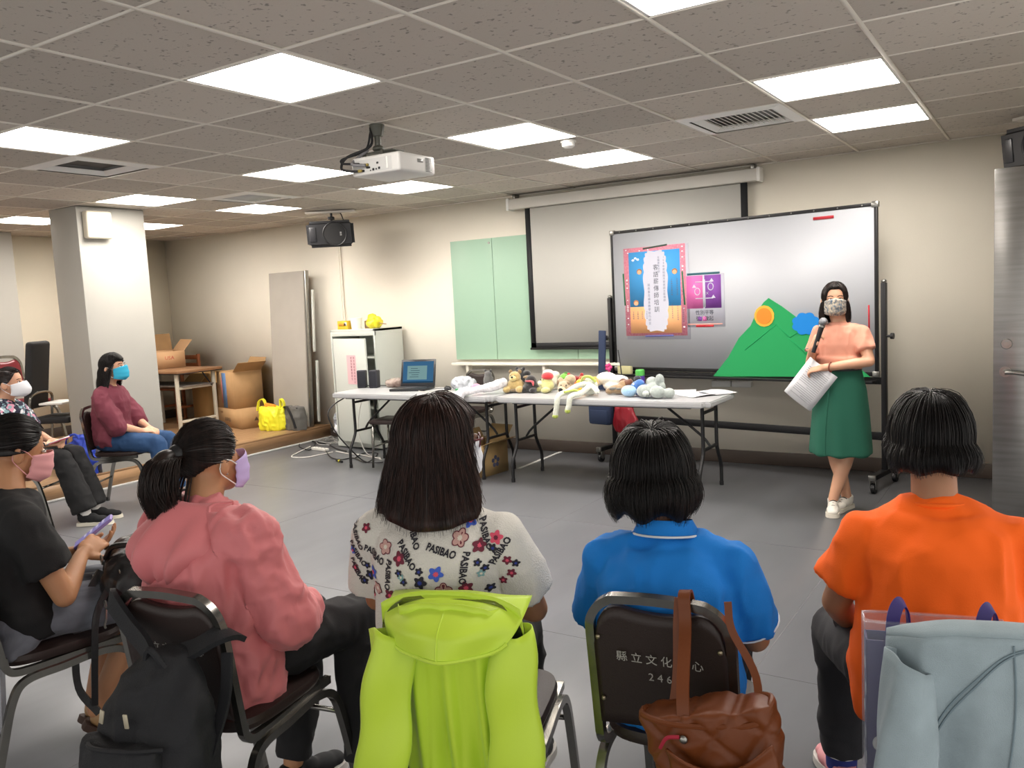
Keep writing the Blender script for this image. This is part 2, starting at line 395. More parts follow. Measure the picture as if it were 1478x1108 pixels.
def vent(i, j, label, kind):
    x, y = GX+(i+.5)*GP, GY+(j+.5)*GQ; o = empty('ceiling_vent', (x, y, HC)); tag(o, label, 'vent')
    bm = NB()
    for k, (r0, r1, z0, z1) in enumerate(((.31,.24,.0,-.012), (.235,.19,-.006,.02))):
        for a in range(4):
            q = RZ(a*PI/2)
            vs = [bm.verts.new(q @ V(p)) for p in ((-r0,-r0,z0), (r0,-r0,z0), (r1,-r1,z1), (-r1,-r1,z1))]
            bm.faces.new(vs)
    build('frame', bm, m_white, o, smooth=False)
    dark = mat('vent inside', '9c9b99', .5, metal=.3)
    if kind == 'open':
        bm = NB()
        for a in range(4):
            q = RZ(a*PI/2); vs = [bm.verts.new(q @ V(p)) for p in ((-.24,-.24,.0), (.24,-.24,.0), (.1,-.1,.14), (-.1,-.1,.14))]; bm.faces.new(vs)
        vs = [bm.verts.new(p) for p in ((-.1,-.1,.14), (.1,-.1,.14), (.1,.1,.14), (-.1,.1,.14))]; bm.faces.new(vs)
        build('duct_box', bm, dark, o, smooth=False)
    else:
        box('backing', mat('vent dark', '8a8988', .8), o, (0, 0, .03), (.46, .46, .004), bev=0)
        for k in range(13): box('slat', m_white, o, (-.186+k*.031, 0, .008), (.030, .40, .003), RY(.5), bev=0)
vent(-7, 1, 'open square ceiling vent with white frame and grey duct inside, left of picture', 'open')
vent(-1, 4, 'white square air grille with slats beside the right pair of ceiling lights', 'slat')
vent(-8, 4, 'small looking square air grille in the far ceiling above the loudspeaker side', 'slat')
# smoke detector
bm = NB(); loft(bm, [(0,0,0,.05,.05), (0,0,-.012,.05,.05), (0,0,-.014,.042,.042), (0,0,-.035,.04,.04), (0,0,-.045,.025,.025)]); 
sd = build('smoke_detector', bm, m_white, None, (-2.57, 4.79, HC)); tag(sd, 'round white smoke detector on the ceiling beside a light panel', 'smoke detector')
# ------------------------------------------------------------------ wall fittings
def rect_face(bm, pts): bm.faces.new([bm.verts.new(p) for p in pts])
# projection screen
m_scr = mat('screen cloth', 'c9c8c2', .85); m_scrbox = mat('screen case', 'c6c3bb', .5)
o = empty('projection_screen', (-3.11, 6.84, 1.0), 0, 'pulled-down projection screen with black border hanging on the back wall behind the whiteboard', 'screen')
box('case', m_scrbox, o, (-.03, 0, 1.37), (2.36, .10, .10), bev=.012)
box('end_cap', m_white, o, (-1.215, 0, 1.37), (.03, .11, .115), bev=.008); box('end_cap', m_white, o, (1.155, 0, 1.37), (.03, .11, .115), bev=.008)
box('bracket', m_chrome, o, (-1.16, .02, 1.44), (.03, .08, .04)); box('bracket', m_chrome, o, (1.1, .02, 1.44), (.03, .08, .04))
box('cloth', m_scr, o, (0, .0, .67), (2.0, .004, 1.29), bev=0)
m_blk = mat('black screen border', '1c1d20', .7)
box('border', m_blk, o, (-1.025, -.001, .67), (.055, .006, 1.35), bev=0); box('border', m_blk, o, (1.025, -.001, .67), (.055, .006, 1.35), bev=0)
box('border', m_blk, o, (0, -.001, .03), (2.1, .006, .05), bev=0)
tube('weight_bar', m_blackmetal, o, [(-1.06,0,.0), (1.06,0,.0)], .012, sm=0)
# green glass board
m_glass = mat('mint glass board', '9dbda6', .4, spec=.5)
o = empty('glass_board', (-4.15, 6.905, .89), 0, 'mint green glass writing board on the wall left of the projection screen', 'board')
box('pane', m_glass, o, (-.70, 0, .60), (.50, .012, 1.19), bev=.002); box('pane', m_glass, o, (.005, 0, .60), (.90, .012, 1.19), bev=.002); box('pane', m_glass, o, (.91, 0, .60), (.90, .012, 1.19), bev=.002)
for x in (-.48, .5): bm = NB(); cyl(bm, (x,-.012,1.15), (x,-.004,1.15), .012, n=12); build('fixing', bm, m_chrome, o)
box('ledge', m_wall, o, (.3, -.055, -.035), (2.5, .10, .025), bev=.003)
for x in (-.77, .12, 1.0, 1.5): box('ledge_bracket', m_wall, o, (x, -.05, -.085), (.03, .07, .08), bev=.006)
# wall socket trunking
o = empty('wall_trunking', (-2.24, 6.90, .68), 0, 'white plastic wall box with two covers low behind the whiteboard', 'wall box')
box('cover', m_white, o, (-.09, 0, 0), (.165, .05, .055), bev=.006); box('cover', m_white, o, (.085, 0, 0), (.165, .05, .055), bev=.006)
bm = NB()
for x in (-6.66, -6.635): sweep(bm, [(x, 6.915, .2), (x, 6.915, 1.2), (x, 6.915, 2.44)], .009, 8)
tag(build('wall_conduit', bm, m_wall), 'pair of thin cable conduits running down the back wall under the hanging loudspeaker', 'conduit')
# ------------------------------------------------------------------ ceiling and wall speakers
def pa_speaker(loc, yaw, tilt, label, drop, plate):
    o = empty('loudspeaker', loc, yaw, label, 'speaker')
    R = RX(tilt)
    bm = NB(); 
    for k, (y, sx, sz) in enumerate(((-.16,.50,.27), (-.12,.52,.29))): pass
    r = bmesh.ops.create_cube(bm, size=1, matrix=Matrix.Diagonal((.50,.24,.27,1)))
    for v in bm.verts:
        if v.co.y > 0: v.co.x *= .66; v.co.z *= .8
    bmesh.ops.bevel(bm, geom=list(bm.edges), offset=.035, segments=3, affect='EDGES'); bm.transform(R.to_4x4())
    build('cabinet', bm, m_black, o)
    bm = NB(); cyl(bm, (.05,-.118,0), (.05,-.128,0), .115, .108, 28); bm.transform(R.to_4x4()); g = build('grille', bm, mat('speaker grille', '0d0d0f', .7, bump=.4, bscale=400), o)
    bm = NB(); pts = [V((.05+.117*math.cos(a), -.124, .117*math.sin(a))) for a in [2*PI*k/28 for k in range(28)]]; sweep(bm, pts, .007, 6, True); bm.transform(R.to_4x4()); build('grille_ring', bm, m_black, o)
    bm = NB(); bx(bm, (-.17,-.12,0), (.07,.02,.15), bev=.01); bm.transform(R.to_4x4()); build('horn', bm, mat('horn', '27272a', .35), o)
    flat_text('≡≡', .035, mat('speaker badge', 'c9c9c9', .5), o, R.to_4x4() @ frame_M((.115,-.132,0), (0,0,1), (-1,0,0)) , 'badge')
    bm = NB(); sweep(bm, smooth_path([(0,0,.11), (0,.0,.16), (0,.0,drop)]), .013, 8); bx(bm, (0,0,.15), (.06,.05,.03), bev=.004); build('bracket', bm, m_blackmetal, o)
    bm = NB(); bx(bm, (0,0,drop+.0), plate, bev=.003); build('mounting_plate', bm, m_bar, o)
    tube('cable', m_black, o, [(.03,0,drop), (.09,.02,.2), (.12,.05,.1)], .005)
    return o
pa_speaker((-6.13, 6.30, 2.235), R_(32), R_(8), 'black loudspeaker hanging from the ceiling above the grey steel panel side of the room', .21, (.5,.12,.02))
pa_speaker((-.02, 6.25, 2.27), R_(-40), R_(8), 'black loudspeaker hung near the ceiling above the steel door at the right edge', .18, (.4,.12,.02))
# pillar speaker
o = empty('wall_speaker', (-6.985, 4.40, 2.30), R_(90), 'square cream loudspeaker box high on the white pillar', 'speaker')
m_cream = mat('cream plastic', 'd9d2c0', .5)
o.location = (-7.11+.18, 4.135, 2.30); o.rotation_euler = (0, 0, 0)
o.location = (-6.95, 4.30, 2.30); o.rotation_euler = (0, 0, R_(90))
box('housing', m_cream, o, (0, 0, 0), (.235, .08, .235), bev=.02, seg=3)
bm = NB()
for k in range(7):
    z = -.05+k*.0167; hw = math.sqrt(max(.0002, .058**2-z*z)); bx(bm, (0, -.042, z), (hw*2, .004, .006))
build('grille', bm, mat('grille grey', '9d988c', .6), o, smooth=False)
bm = NB(); cyl(bm, (0,-.038,0), (0,-.0415,0), .066, n=28); build('grille_disc', bm, m_cream, o)
# ------------------------------------------------------------------ projector
o = empty('projector', (-2.97, 3.55, 2.22), 0, 'white ceiling projector on a dark grey mount with cables plugged into its rear', 'projector')
m_pj = mat('projector shell', 'd3d2cf', .42)
box('shell', m_pj, o, (0, 0, 0), (.33, .30, .098), bev=.014, seg=3)
box('rear_panel', mat('port panel', 'c3c3c1', .5), o, (-.02, -.1485, -.002), (.27, .006, .07), bev=.004)
for k, (x, z, a, b) in enumerate([(-.09,-.025,.035,.012), (-.045,-.012,.025,.01), (-.01,-.025,.012,.012), (.01,-.025,.008,.008), (.03,-.022,.012,.012), (.02,.005,.012,.01), (-.03,-.028,.008,.006)]):
    box('port', m_black, o, (x, -.153, z), (a, .006, b), bev=.002)
for x, z in ((-.10,-.024), (-.055,.002)):
    box('port', mat('port blue', '8a7a3c', .5), o, (x, -.157, z), (.03, .014, .014), bev=.003)
box('terminal_bar', m_white, o, (.085, -.1525, .0), (.014, .006, .06), bev=.004)
for k in range(10): box('vent_slat', mat('vent grey', '8b8b89', .5) if k == 0 else bpy.data.materials['vent grey'], o, (.166, .09+k*.0, .033-k*.0075), (.004, .05, .004), bev=0)
box('label_plate', bpy.data.materials['vent grey'], o, (.1665, .02, .015), (.002, .045, .018), bev=0)
bm = NB(); cyl(bm, (.06,.15,0), (.06,.17,0), .035, n=24); build('lens', bm, m_black, o)
m_mt = mat('mount grey', '55564f', .5, metal=.3)
bm = NB(); cyl(bm, (-.10,0,.235), (-.10,0,.175), .042, .030, 20); cyl(bm, (-.10,0,.18), (-.10,0,.11), .018, n=16); ell(bm, (-.10,0,.11), (.032,.032,.02)); bx(bm, (-.07,0,.085), (.22,.10,.006), bev=.002)
for x, y in ((-.15,-.06), (-.02,.06), (-.13,.07), (-.03,-.05)): bx(bm, (x,y,.068), (.018,.018,.045), bev=.002)
build('mount', bm, m_mt, o)
tube('cable', m_black, o, [(-.12,-.03,.22), (-.11,-.05,.12), (-.19,-.15,.06), (-.2,-.19,.0), (-.16,-.18,-.02), (-.11,-.16,-.024)], .007)
tube('cable', m_black, o, [(-.12,-.03,.2), (-.14,-.06,.1), (-.20,-.17,.05), (-.215,-.17,.03), (-.18,-.18,.02), (-.10,-.16,.012)], .006)
tube('cable', mat('grey cable', '77777a', .5), o, [(-.13,-.05,.1), (-.15,-.12,.05), (-.13,-.18,.01), (-.05,-.165,-.002)], .008)
# ------------------------------------------------------------------ stainless door at the right
m_steel = mat('brushed steel', '8f8d8a', .3, metal=.9, var=.15, vscale=3, stretch=(1,1,14), bump=.05, bscale=20)
o = empty('steel_door', (.245, 4.85, 0), 0, 'open stainless steel door with lever handle at the right edge of the picture', 'door')
bm = NB()
bx(bm, (-.405, 0, 1.0), (.145, .045, 2.0), bev=.003); bx(bm, (.40, 0, 1.0), (.15, .045, 2.0), bev=.003)
bx(bm, (0, 0, 1.96), (.665, .045, .08), bev=0); bx(bm, (0, 0, .5), (.665, .045, 1.0), bev=0)
build('leaf', bm, m_steel, o)
box('glass', mat('wired glass', 'b9bdb5', .35, spec=.5, alpha=.9), o, (0, .0, 1.46), (.665, .01, .93), bev=0)
for c, s in (((-.325,-.024,1.46),(.016,.012,.94)), ((.325,-.024,1.46),(.016,.012,.94)), ((0,-.024,1.925),(.665,.012,.016)), ((0,-.024,.995),(.665,.012,.016))): box('glazing_bead', m_chrome, o, c, s, bev=.002)
h = bpy.data.objects.new('lever_handle', None); COL.objects.link(h); bpy.data.objects.remove(h)
bm = NB(); cyl(bm, (-.425,-.022,1.0), (-.425,-.034,1.0), .026, n=24); cyl(bm, (-.425,-.03,1.0), (-.425,-.07,1.0), .011); sweep(bm, smooth_path([(-.425,-.07,1.0), (-.38,-.072,1.0), (-.30,-.068,.985)]), .010, 10); build('lever_handle', bm, m_chrome, o)
bm = NB(); cyl(bm, (-.42,-.022,1.14), (-.42,-.036,1.14), .026, .023, 24); cyl(bm, (-.42,-.03,1.14), (-.42,-.045,1.14), .011); build('deadlock', bm, m_chrome, o)
for z in (.3, 1.0, 1.7): box('hinge', m_chrome, o, (.48, 0, z), (.02, .05, .1), bev=.003)
# ------------------------------------------------------------------ whiteboard on wheeled stand
WBY = R_(-10.1); WB0 = V((-2.15, 6.62, 0)); wbx = V((math.cos(WBY), math.sin(WBY), 0)); wbn = V((math.sin(WBY), -math.cos(WBY), 0))
def wb(u, v):   # a surveyed point of the board face in board coordinates
    k = ray(u, v); P0 = WB0+wbn*.02; t = (P0-V((0,0,CAMH))).dot(wbn)/k.dot(wbn); p = V((0,0,CAMH))+k*t
    return ((p-WB0).dot(wbx), p.z)
o = empty('whiteboard', WB0, WBY, 'large rolling whiteboard in a black wheeled stand in front of the back wall', 'whiteboard')
X0, Z0 = wb(882, 335); X1, Z1 = wb(1262, 296); _, Zb = wb(1265, 538); _, Zb0 = wb(892, 530)
print('WB', X0, Z0, X1, Z1, Zb0, Zb)
ZT, ZB = (Z0+Z1)/2, (Zb0+Zb)/2; XC, XW = (X0+X1)/2, X1-X0
m_wb = mat('whiteboard enamel', 'b4b7bd', .5, spec=.5)
box('writing_surface', m_wb, o, (XC, 0, (ZT+ZB)/2), (XW, .02, ZT-ZB), bev=0)
for c, s in (((XC,0,ZT),(XW+.02,.03,.025)), ((XC,0,ZB-.01),(XW+.02,.03,.03)), ((X0-.005,0,(ZT+ZB)/2),(.022,.03,ZT-ZB)), ((X1+.005,0,(ZT+ZB)/2),(.022,.03,ZT-ZB))): box('frame_rail', m_blackmetal, o, c, s, bev=.003)
for x in (X0, X1):
    for z in (ZT, ZB-.01): box('corner_cap', m_chrome, o, (x, 0, z), (.05, .036, .045), bev=.008)
box('pen_tray', m_blackmetal, o, (XC, -.04, ZB-.065), (XW+.0, .08, .02), bev=.004); box('lower_rail', m_blackmetal, o, (XC, .02, ZB-.06), (XW+.06, .03, .05), bev=.004)
for sx, xp, zt in ((-1, X0-.055, wb(878,430)[1]), (1, X1+.055, wb(1271,408)[1])):
    box('post', m_blackmetal, o, (xp, 0, (zt+.1)/2), (.035, .04, zt-.1), bev=.004)
    bm = NB(); ell(bm, (xp, 0, zt+.01), (.02,.02,.016)); build('post_cap', bm, m_chrome, o)
    bm = NB(); cyl(bm, (xp, 0, 1.09), (xp+sx*.05, 0, 1.09), .009); cyl(bm, (xp+sx*.045, 0, 1.09), (xp+sx*.065, 0, 1.09), .022, n=10); build('knob', bm, m_black, o)
    bm = NB(); bx(bm, (xp, 0, .115), (.045, .50, .035), bev=.004); build('foot', bm, m_blackmetal, o)
    for sy in (-1, 1):
        box('foot_cap', m_chrome, o, (xp, sy*.255, .115), (.05, .02, .04), bev=.004)
        bm = NB(); cyl(bm, (xp-.013, sy*.22, .036), (xp+.013, sy*.22, .036), .036, n=20); cw = build('caster', bm, m_black, o)
        bm = NB(); bx(bm, (xp-.019, sy*.22, .065), (.005,.05,.06), bev=.002); bx(bm, (xp+.019, sy*.22, .065), (.005,.05,.06), bev=.002); bx(bm, (xp, sy*.22, .095), (.045,.05,.006)); cyl(bm, (xp-.022, sy*.22, .036), (xp+.022, sy*.22, .036), .010); build('fork', bm, m_chrome, cw)
box('crossbar', m_blackmetal, o, (XC, 0, .37), (XW+.11, .03, .055), bev=.004)
bm = NB()
for k in range(13): ell(bm, (X0+XW*(k+.5)/13, -.016, ZT), .006, u=8, v=6)
build('rivets', bm, m_chrome, o)
# things stuck on the board, modelled in board coordinates
def onboard(name, label, cat, yy=-.0115): return empty(name, WB0 + wbx*0 + V((0,0,0)), WBY, label, cat)
def felt(name, m, parent, pts, y, th=.004):
    bm = NB(); f = bm.faces.new([bm.verts.new((p[0], y, p[1])) for p in pts]); r = bmesh.ops.extrude_face_region(bm, geom=[f])
    bmesh.ops.translate(bm, verts=[v for v in r['geom'] if isinstance(v, bmesh.types.BMVert)], vec=(0, -th, 0)); return build(name, bm, m, parent, smooth=False)
def disc(c, rx, rz, n=28, wob=0, k=9): return [(c[0]+(rx*(1+wob*abs(math.sin(k*a/2))))*math.cos(a), c[1]+(rz*(1+wob*abs(math.sin(k*a/2))))*math.sin(a)) for a in [2*PI*i/n for i in range(n)]]
o = onboard('felt_mountain', 'big green felt mountain cut-out on the whiteboard behind the presenter', 'felt cut-out')
m_gr = mat('green felt', '068f4d', .9, sheen=.3); m_gr2 = mat('green felt ridge', '129c5a', .9)
pp = [wb(*p) for p in ((1256,544), (1029,543), (1051,515), (1066,488), (1083,470), (1092,450), (1102,436), (1109,430), (1128,442), (1147,456), (1163,474), (1185,492), (1215,515), (1245,535))]
felt('felt_base', m_gr, o, pp[::-1], -.012, .005)
for a, b in (((1075,505),(1120,468)), ((1120,468),(1140,487)), ((1140,487),(1165,470)), ((1138,487),(1165,512))):
    bm = NB(); p, q = wb(*a), wb(*b); sweep(bm, [(p[0],-.018,p[1]), (q[0],-.018,q[1])], .003, 6); build('fold_ridge', bm, m_gr2, o)
o = onboard('felt_sun', 'orange felt sun with yellow rim on the left slope of the green mountain', 'felt cut-out')
c = wb(1103,456); r = wb(1117,456)[0]-c[0]
felt('rim', mat('yellow felt', 'd9a63a', .9), o, disc(c, r, r*1.0, 40, .04, 14), -.018, .004); felt('centre', mat('orange felt', 'dd7f26', .9), o, disc(c, r*.78, r*.78, 32), -.023, .003)
o = onboard('felt_cloud', 'blue felt cloud on the green mountain beside the presenter head', 'felt cut-out')
c = wb(1163,467); m_bl = mat('blue felt', '0a78c6', .9)
felt('felt_piece', m_bl, o, disc(c, .095, .075, 48, .16, 8), -.018, .005)
# magnets
def magnet(a, b, col, label, wd=.022):
    p, q = wb(*a), wb(*b); d = V((q[0]-p[0], 0, q[1]-p[1])); mid = ((p[0]+q[0])/2, 0, (p[1]+q[1])/2)
    ang = math.atan2(d.z, d.x); ox = empty('magnet_strip', WB0+wbx*mid[0]+wbn*.013+V((0,0,mid[2])), WBY, label, 'magnet')
    m = mat('magnet '+col, col, .4)
    bm = NB(); bx(bm, (0,0,0), (d.length,.008,wd), RY(-ang), .003); build('bar', bm, m, ox)
    bm = NB(); bx(bm, (0,-.0045,0), (d.length*.94,.002,wd*.4), RY(-ang)); build('ridge', bm, mat('magnet ridge '+col, col, .25), ox)
magnet((1173,315.5), (1203,312.5), 'b02a35', 'red magnet strip at the top right of the whiteboard')
magnet((1253.5,440), (1254,478), 'b02a35', 'thin red magnet strip upright near the right whiteboard edge', .012)
magnet((1255,490), (1256,517), '222226', 'thin black magnet strip upright below the thin red one', .012)
# event poster
PX0, PZ1 = wb(899, 359); PX1, PZt = wb(988, 351); _, PZ0 = wb(990, 484); pc = ((PX0+PX1)/2, ((PZ1+PZt)/2+PZ0)/2); pw, ph = PX1-PX0, (PZ1+PZt)/2-PZ0
print('POSTER', pc, pw, ph)
o = empty('event_poster', WB0+wbx*pc[0]+wbn*.0125+V((0,0,pc[1])), WBY, 'tall pink, blue and orange event poster with white cloud panel on the whiteboard', 'poster')
def pbox(nm, m, x, z, w_, h_, y): return box(nm, m, o, (x*pw, y, z*ph), (w_*pw, .0012, h_*ph), bev=0)
m_pk = mat('poster pink', 'cf7489', .7, var=.15, vscale=60, col2='d98fa0'); m_pb = mat('poster blue', '3f97d6', .7); m_po = mat('poster orange', 'e8ab77', .7); m_pw = mat('poster white', 'bdbecb', .7)
pbox('backing_sheet', m_pw, .03, -.02, 1.03, 1.04, 0); pbox('pink_border', m_pk, 0, 0, 1, 1, -.0014)
pbox('blue_field', m_pb, 0, .14, .83, .62, -.0028); pbox('orange_field', m_po, 0, -.32, .83, .30, -.0028)
bm = NB(); pts = []
cl = []
for k in range(10): cl.append((-.2, .42-k*.093))
N = 120; pts = []
for i in range(N):
    a = 2*PI*i/N; x = math.copysign(abs(math.cos(a))**.35, math.cos(a))*.185; z = math.copysign(abs(math.sin(a))**.6, math.sin(a))*.44
    s = 1+.10*abs(math.sin(a*10)); s2 = 1+.04*abs(math.sin(a*10)); pts.append((x*s*pw+.02*pw, z*s2*ph))
felt('cloud_panel', m_pw, o, pts, -.0042, .001)
m_ink = mat('dark ink', '3b3d4a', .7); m_ink2 = mat('faded ink', '6b6f86', .7)
def vtext(s, x, z, size, m, nm='lettering', step=1.08, y=-.0056):
    obs = []
    for i, ch in enumerate(s):
        if ch == ' ': continue
        obs.append(flat_text(ch, size, m, o, frame_M((x*pw, y, z*ph-i*size*step), (1,0,0), (0,0,1)), ext=.0002))
    return join_meshes(obs, nm)
vtext('客語薪傳師培訓', .03, .26, .053, m_ink, step=1.12)
vtext('109年度桃園市客家語言薪傳師', .16, .37, .024, m_ink2); vtext('在職專業培訓', .08, .37, .022, m_ink2)
vtext('說故事及繪本教學技巧研習', -.09, .07, .026, m_ink2, step=1.15)
for k in range(3): vtext('主辦單位桃園市政', .28+k*.085, .12-k*.0, .014, m_ink2, step=1.3); vtext('文化局客家事務', .28+k*.085, -.16-k*.02, .014, m_ink2, step=1.3)
for k in range(4): vtext('活動時間', -.36+k*.075, -.23, .014, m_ink2, step=1.3)
m_face = mat('poster skin', 'e0a67e', .7); m_hairp = mat('poster brown', '9a6a4a', .7)
for x, z in ((-.24,.22), (.33,.20), (-.31,-.13)):
    felt('printed_child', m_hairp, o, disc((x*pw, z*ph+.006), .027, .024), -.0042, .0008); felt('printed_face', m_face, o, disc((x*pw, z*ph), .021, .018), -.0052, .0006)
m_wp = mat('print white', 'ecebee', .7)
for i in range(26):
    e = random.random(); side = random.choice((0,1,2))
    x, z = ((random.uniform(-.46,.46), .46+random.uniform(-.02,.02)) if side == 0 else (-.455, random.uniform(-.45,.45)) if side == 1 else (.455, random.uniform(-.45,.45)))
    felt('printed_petal', m_wp, o, disc((x*pw, z*ph), .006+.004*random.random(), .005, 8), -.0028, .0006)
for a in ((-.3,.42), (-.34,.40), (-.26,.405)): felt('printed_petal', m_wp, o, disc((a[0]*pw, a[1]*ph-.03), .014, .009, 12), -.0042, .0006)
for (a, b, col, lab) in (((927,359), (962,353), '3c4a42', 'dark magnet strip holding the top edge of the event poster'), ((899,395), (902,441), '2c6b4a', 'green magnet strip upright on the left edge of the event poster'), ((984,391), (988,440), '2c6b4a', 'green magnet strip upright between the event poster and small poster'), ((931,485), (972,484), '5a5a94', 'blue magnet strip under the bottom edge of the event poster')):
    magnet(a, b, col, lab, .016)
# small poster
QX0, QZ1 = wb(990, 398); QX1, _ = wb(1041, 395); _, QZ0 = wb(1042, 468); pc = ((QX0+QX1)/2, (QZ1+QZ0)/2); pw, ph = QX1-QX0, QZ1-QZ0
o = empty('equality_poster', WB0+wbx*pc[0]+wbn*.0125+V((0,0,pc[1])), WBY, 'small pink and purple poster with white gender symbols on the whiteboard', 'poster')
pbox('sheet', m_pw, .03, -.02, 1.06, 1.05, 0); pbox('pink_half', mat('poster magenta', 'cf64a4', .7), -.27, .16, .47, .66, -.0014); pbox('purple_half', mat('poster purple', '7a3f97', .7), .245, .16, .46, .66, -.0014)
pbox('peach_strip', mat('poster peach', 'e6a496', .7), 0, -.49, .98, .02, -.0014)
pbox('stem', m_pw, 0, .13, .075, .55, -.0028)
for s in (-1, 1):
    cx, cz = s*.19*pw, (.17 if s < 0 else .26)*ph
    bm = NB(); sweep(bm, [V((cx+.024*math.cos(a), -.003, cz+.028*math.sin(a))) for a in [2*PI*k/24 for k in range(24)]], .0035, 6, True); build('gender_ring', bm, m_pw, o)
pbox('scale_bar', m_pw, .0, .36, .5, .018, -.0028); pbox('scale_bar', m_pw, .0, .03, .5, .018, -.0028)
tri = lambda x, z, s: [((x-s)*pw, (z-s*.5)*ph), ((x+s)*pw, (z-s*.5)*ph), (x*pw, (z+s*.6)*ph)]
for x, z in ((.22,.39), (.26,.06), (-.28,.28)): felt('arrow_head', m_pw, o, tri(x, z, .06), -.0028, .001)
flat_text('✕', .03, m_pw, o, frame_M((.09*pw, -.0035, .13*ph), (1,0,0), (0,0,1)), 'symbol')
flat_text('性別平等', .042, m_ink, o, frame_M((0, -.003, -.26*ph), (1,0,0), (0,0,1))); flat_text('從   做起', .042, m_ink, o, frame_M((0, -.003, -.38*ph), (1,0,0), (0,0,1)))
for k, cc in ((-.045, 'poster purple'), (0.0, 'poster magenta')): box('colour_block', bpy.data.materials[cc], o, (k*1.0, -.0028, -.38*ph), (.036, .001, .036), bev=0)
magnet((991,396), (1038,393), '2f5f6b', 'teal magnet strip along the top of the small poster', .018); magnet((1004,470.5), (1030,470), 'b0202c', 'red magnet strip under the small poster', .018)
# eraser on the tray
t = wb(905, 541); o = empty('eraser', WB0+wbx*t[0]+wbn*.05+V((0,0,ZB-.055)), WBY, 'pale yellow eraser standing on the whiteboard tray', 'eraser')
box('sponge', mat('yellow sponge', 'c6c193', .9, bump=.3, bscale=90), o, (0, 0, .036), (.14, .03, .072), bev=.006); box('back', mat('eraser back', 'a9a68a', .6), o, (0, .018, .036), (.14, .01, .066), bev=.003)
# ------------------------------------------------------------------ folding tables
m_tt = mat('white table plastic', 'adaeb0', .38, bump=.03, bscale=250); m_leg = mat('dark grey powder coat', '202022', .4, metal=.2)
def folding_table(cx, cy, L, W_, label, xl):
    o = empty('folding_table', (cx, cy, 0), 0, label, 'table', 'white folding tables')
    bm = NB(); bx(bm, (0, 0, .680), (L, W_, .042)); 
    bmesh.ops.bevel(bm, geom=[e for e in bm.edges if abs(e.verts[0].co.z-e.verts[1].co.z) > .01], offset=.05, segments=5, affect='EDGES')
    bmesh.ops.bevel(bm, geom=[e for e in bm.edges if abs(e.verts[0].co.z-e.verts[1].co.z) < .001 and len(e.link_faces) == 2 and e.calc_face_angle(0) > 1], offset=.008, segments=2, affect='EDGES')
    build('tabletop', bm, m_tt, o)
    box('underframe', m_leg, o, (0, W_/2-.07, .655), (L-.3, .02, .02)); box('underframe', m_leg, o, (0, -W_/2+.07, .655), (L-.3, .02, .02))
    for s in (-1, 1):
        x = xl[0] if s < 0 else xl[1]; x -= cx
        for sy in (-1, 1):
            y = sy*.235
            tube('leg', m_leg, o, [(x, y*.62, .66), (x, y*.62, .50), (x, y*.62, .34), (x, y*.72, .27), (x, y*.97, .17), (x, y, .10), (x, y, .012)], .0135, 10)
            bm = NB(); cyl(bm, (x, y, 0), (x, y, .03), .016, n=12); build('foot_cap', bm, m_black, o)
        box('crosspiece', m_leg, o, (x, 0, .33), (.02, .30, .02), bev=.003); box('crosspiece', m_leg, o, (x, 0, .60), (.02, .30, .02), bev=.003)
        tube('brace', m_leg, o, [(x, 0, .34), (x-s*.07, 0, .42), (x-s*.36, 0, .645)], .010, 8, sm=3)
    return o
folding_table(-4.70, 5.865, 1.80, .62, 'white folding table at the left holding the laptop and desk speakers', (-5.45, -3.95))
folding_table(-2.875, 5.865, 1.80, .62, 'white folding table at the right covered with plush animals', (-3.66, -2.08))
TZ = .701
def T(u, v): return at_z(u, v, TZ)
# laptop
o = empty('laptop', (-4.93, 6.03, TZ), R_(14), 'black open laptop with a lit blue page on the left folding table', 'laptop')
m_lap = mat('laptop black', '1d1e22', .35)
box('base', m_lap, o, (0, -.11, .012), (.35, .24, .022), bev=.005)
box('keyboard', mat('keys', '2c2d31', .5), o, (0, -.085, .0245), (.30, .12, .002), bev=0); box('touchpad', mat('pad', '36373b', .4), o, (0, -.18, .0245), (.09, .05, .002), bev=0)
Rl = RX(R_(-14)); 
def lid(nm, m, x, z, w_, h_, y=0, th=.008):
    bm = NB(); bx(bm, (x, y, z), (w_, th, h_), bev=.002 if th > .005 else 0); bm.transform(Rl.to_4x4()); bm.transform(Matrix.Translation((0, .012, .022))); return build(nm, bm, m, o)
lid('lid', m_lap, 0, .125, .35, .25); lid('screen', emat('screen blue', '4f84b0', .55), 0, .13, .31, .20, -.0052, .001); lid('page', emat('screen page', '8fb7b9', .65), -.01, .125, .20, .13, -.0062, .001)
lid('title_bar', emat('screen bar', '28506e', .6), 0, .037, .31, .012, -.0062, .001)
for k in range(5): lid('text_line', emat('screen text', '48606a', .6), -.04+.01*(k % 2), .165-k*.02, .07+.02*(k % 3), .004, -.0072, .001)
# desk speakers
for k, (x, y, lab) in enumerate(((-5.60, 6.02, 'left of the pair of small dark desk speakers beside the laptop'), (-5.46, 6.04, 'right of the pair of small dark desk speakers beside the laptop'))):
    o = empty('desk_speaker', (x, y, TZ), R_(30-10*k), lab, 'speaker', 'desk speakers')
    box('body', mat('speaker navy', '2b2c36', .5), o, (0, 0, .085), (.082, .10, .17), RX(R_(-4)), bev=.01, seg=3); box('front_cloth', mat('speaker cloth', '1d1e26', .9), o, (0, -.053, .088), (.07, .004, .145), RX(R_(-4)), bev=.002); box('base', m_black, o, (0, 0, .004), (.08, .09, .008))
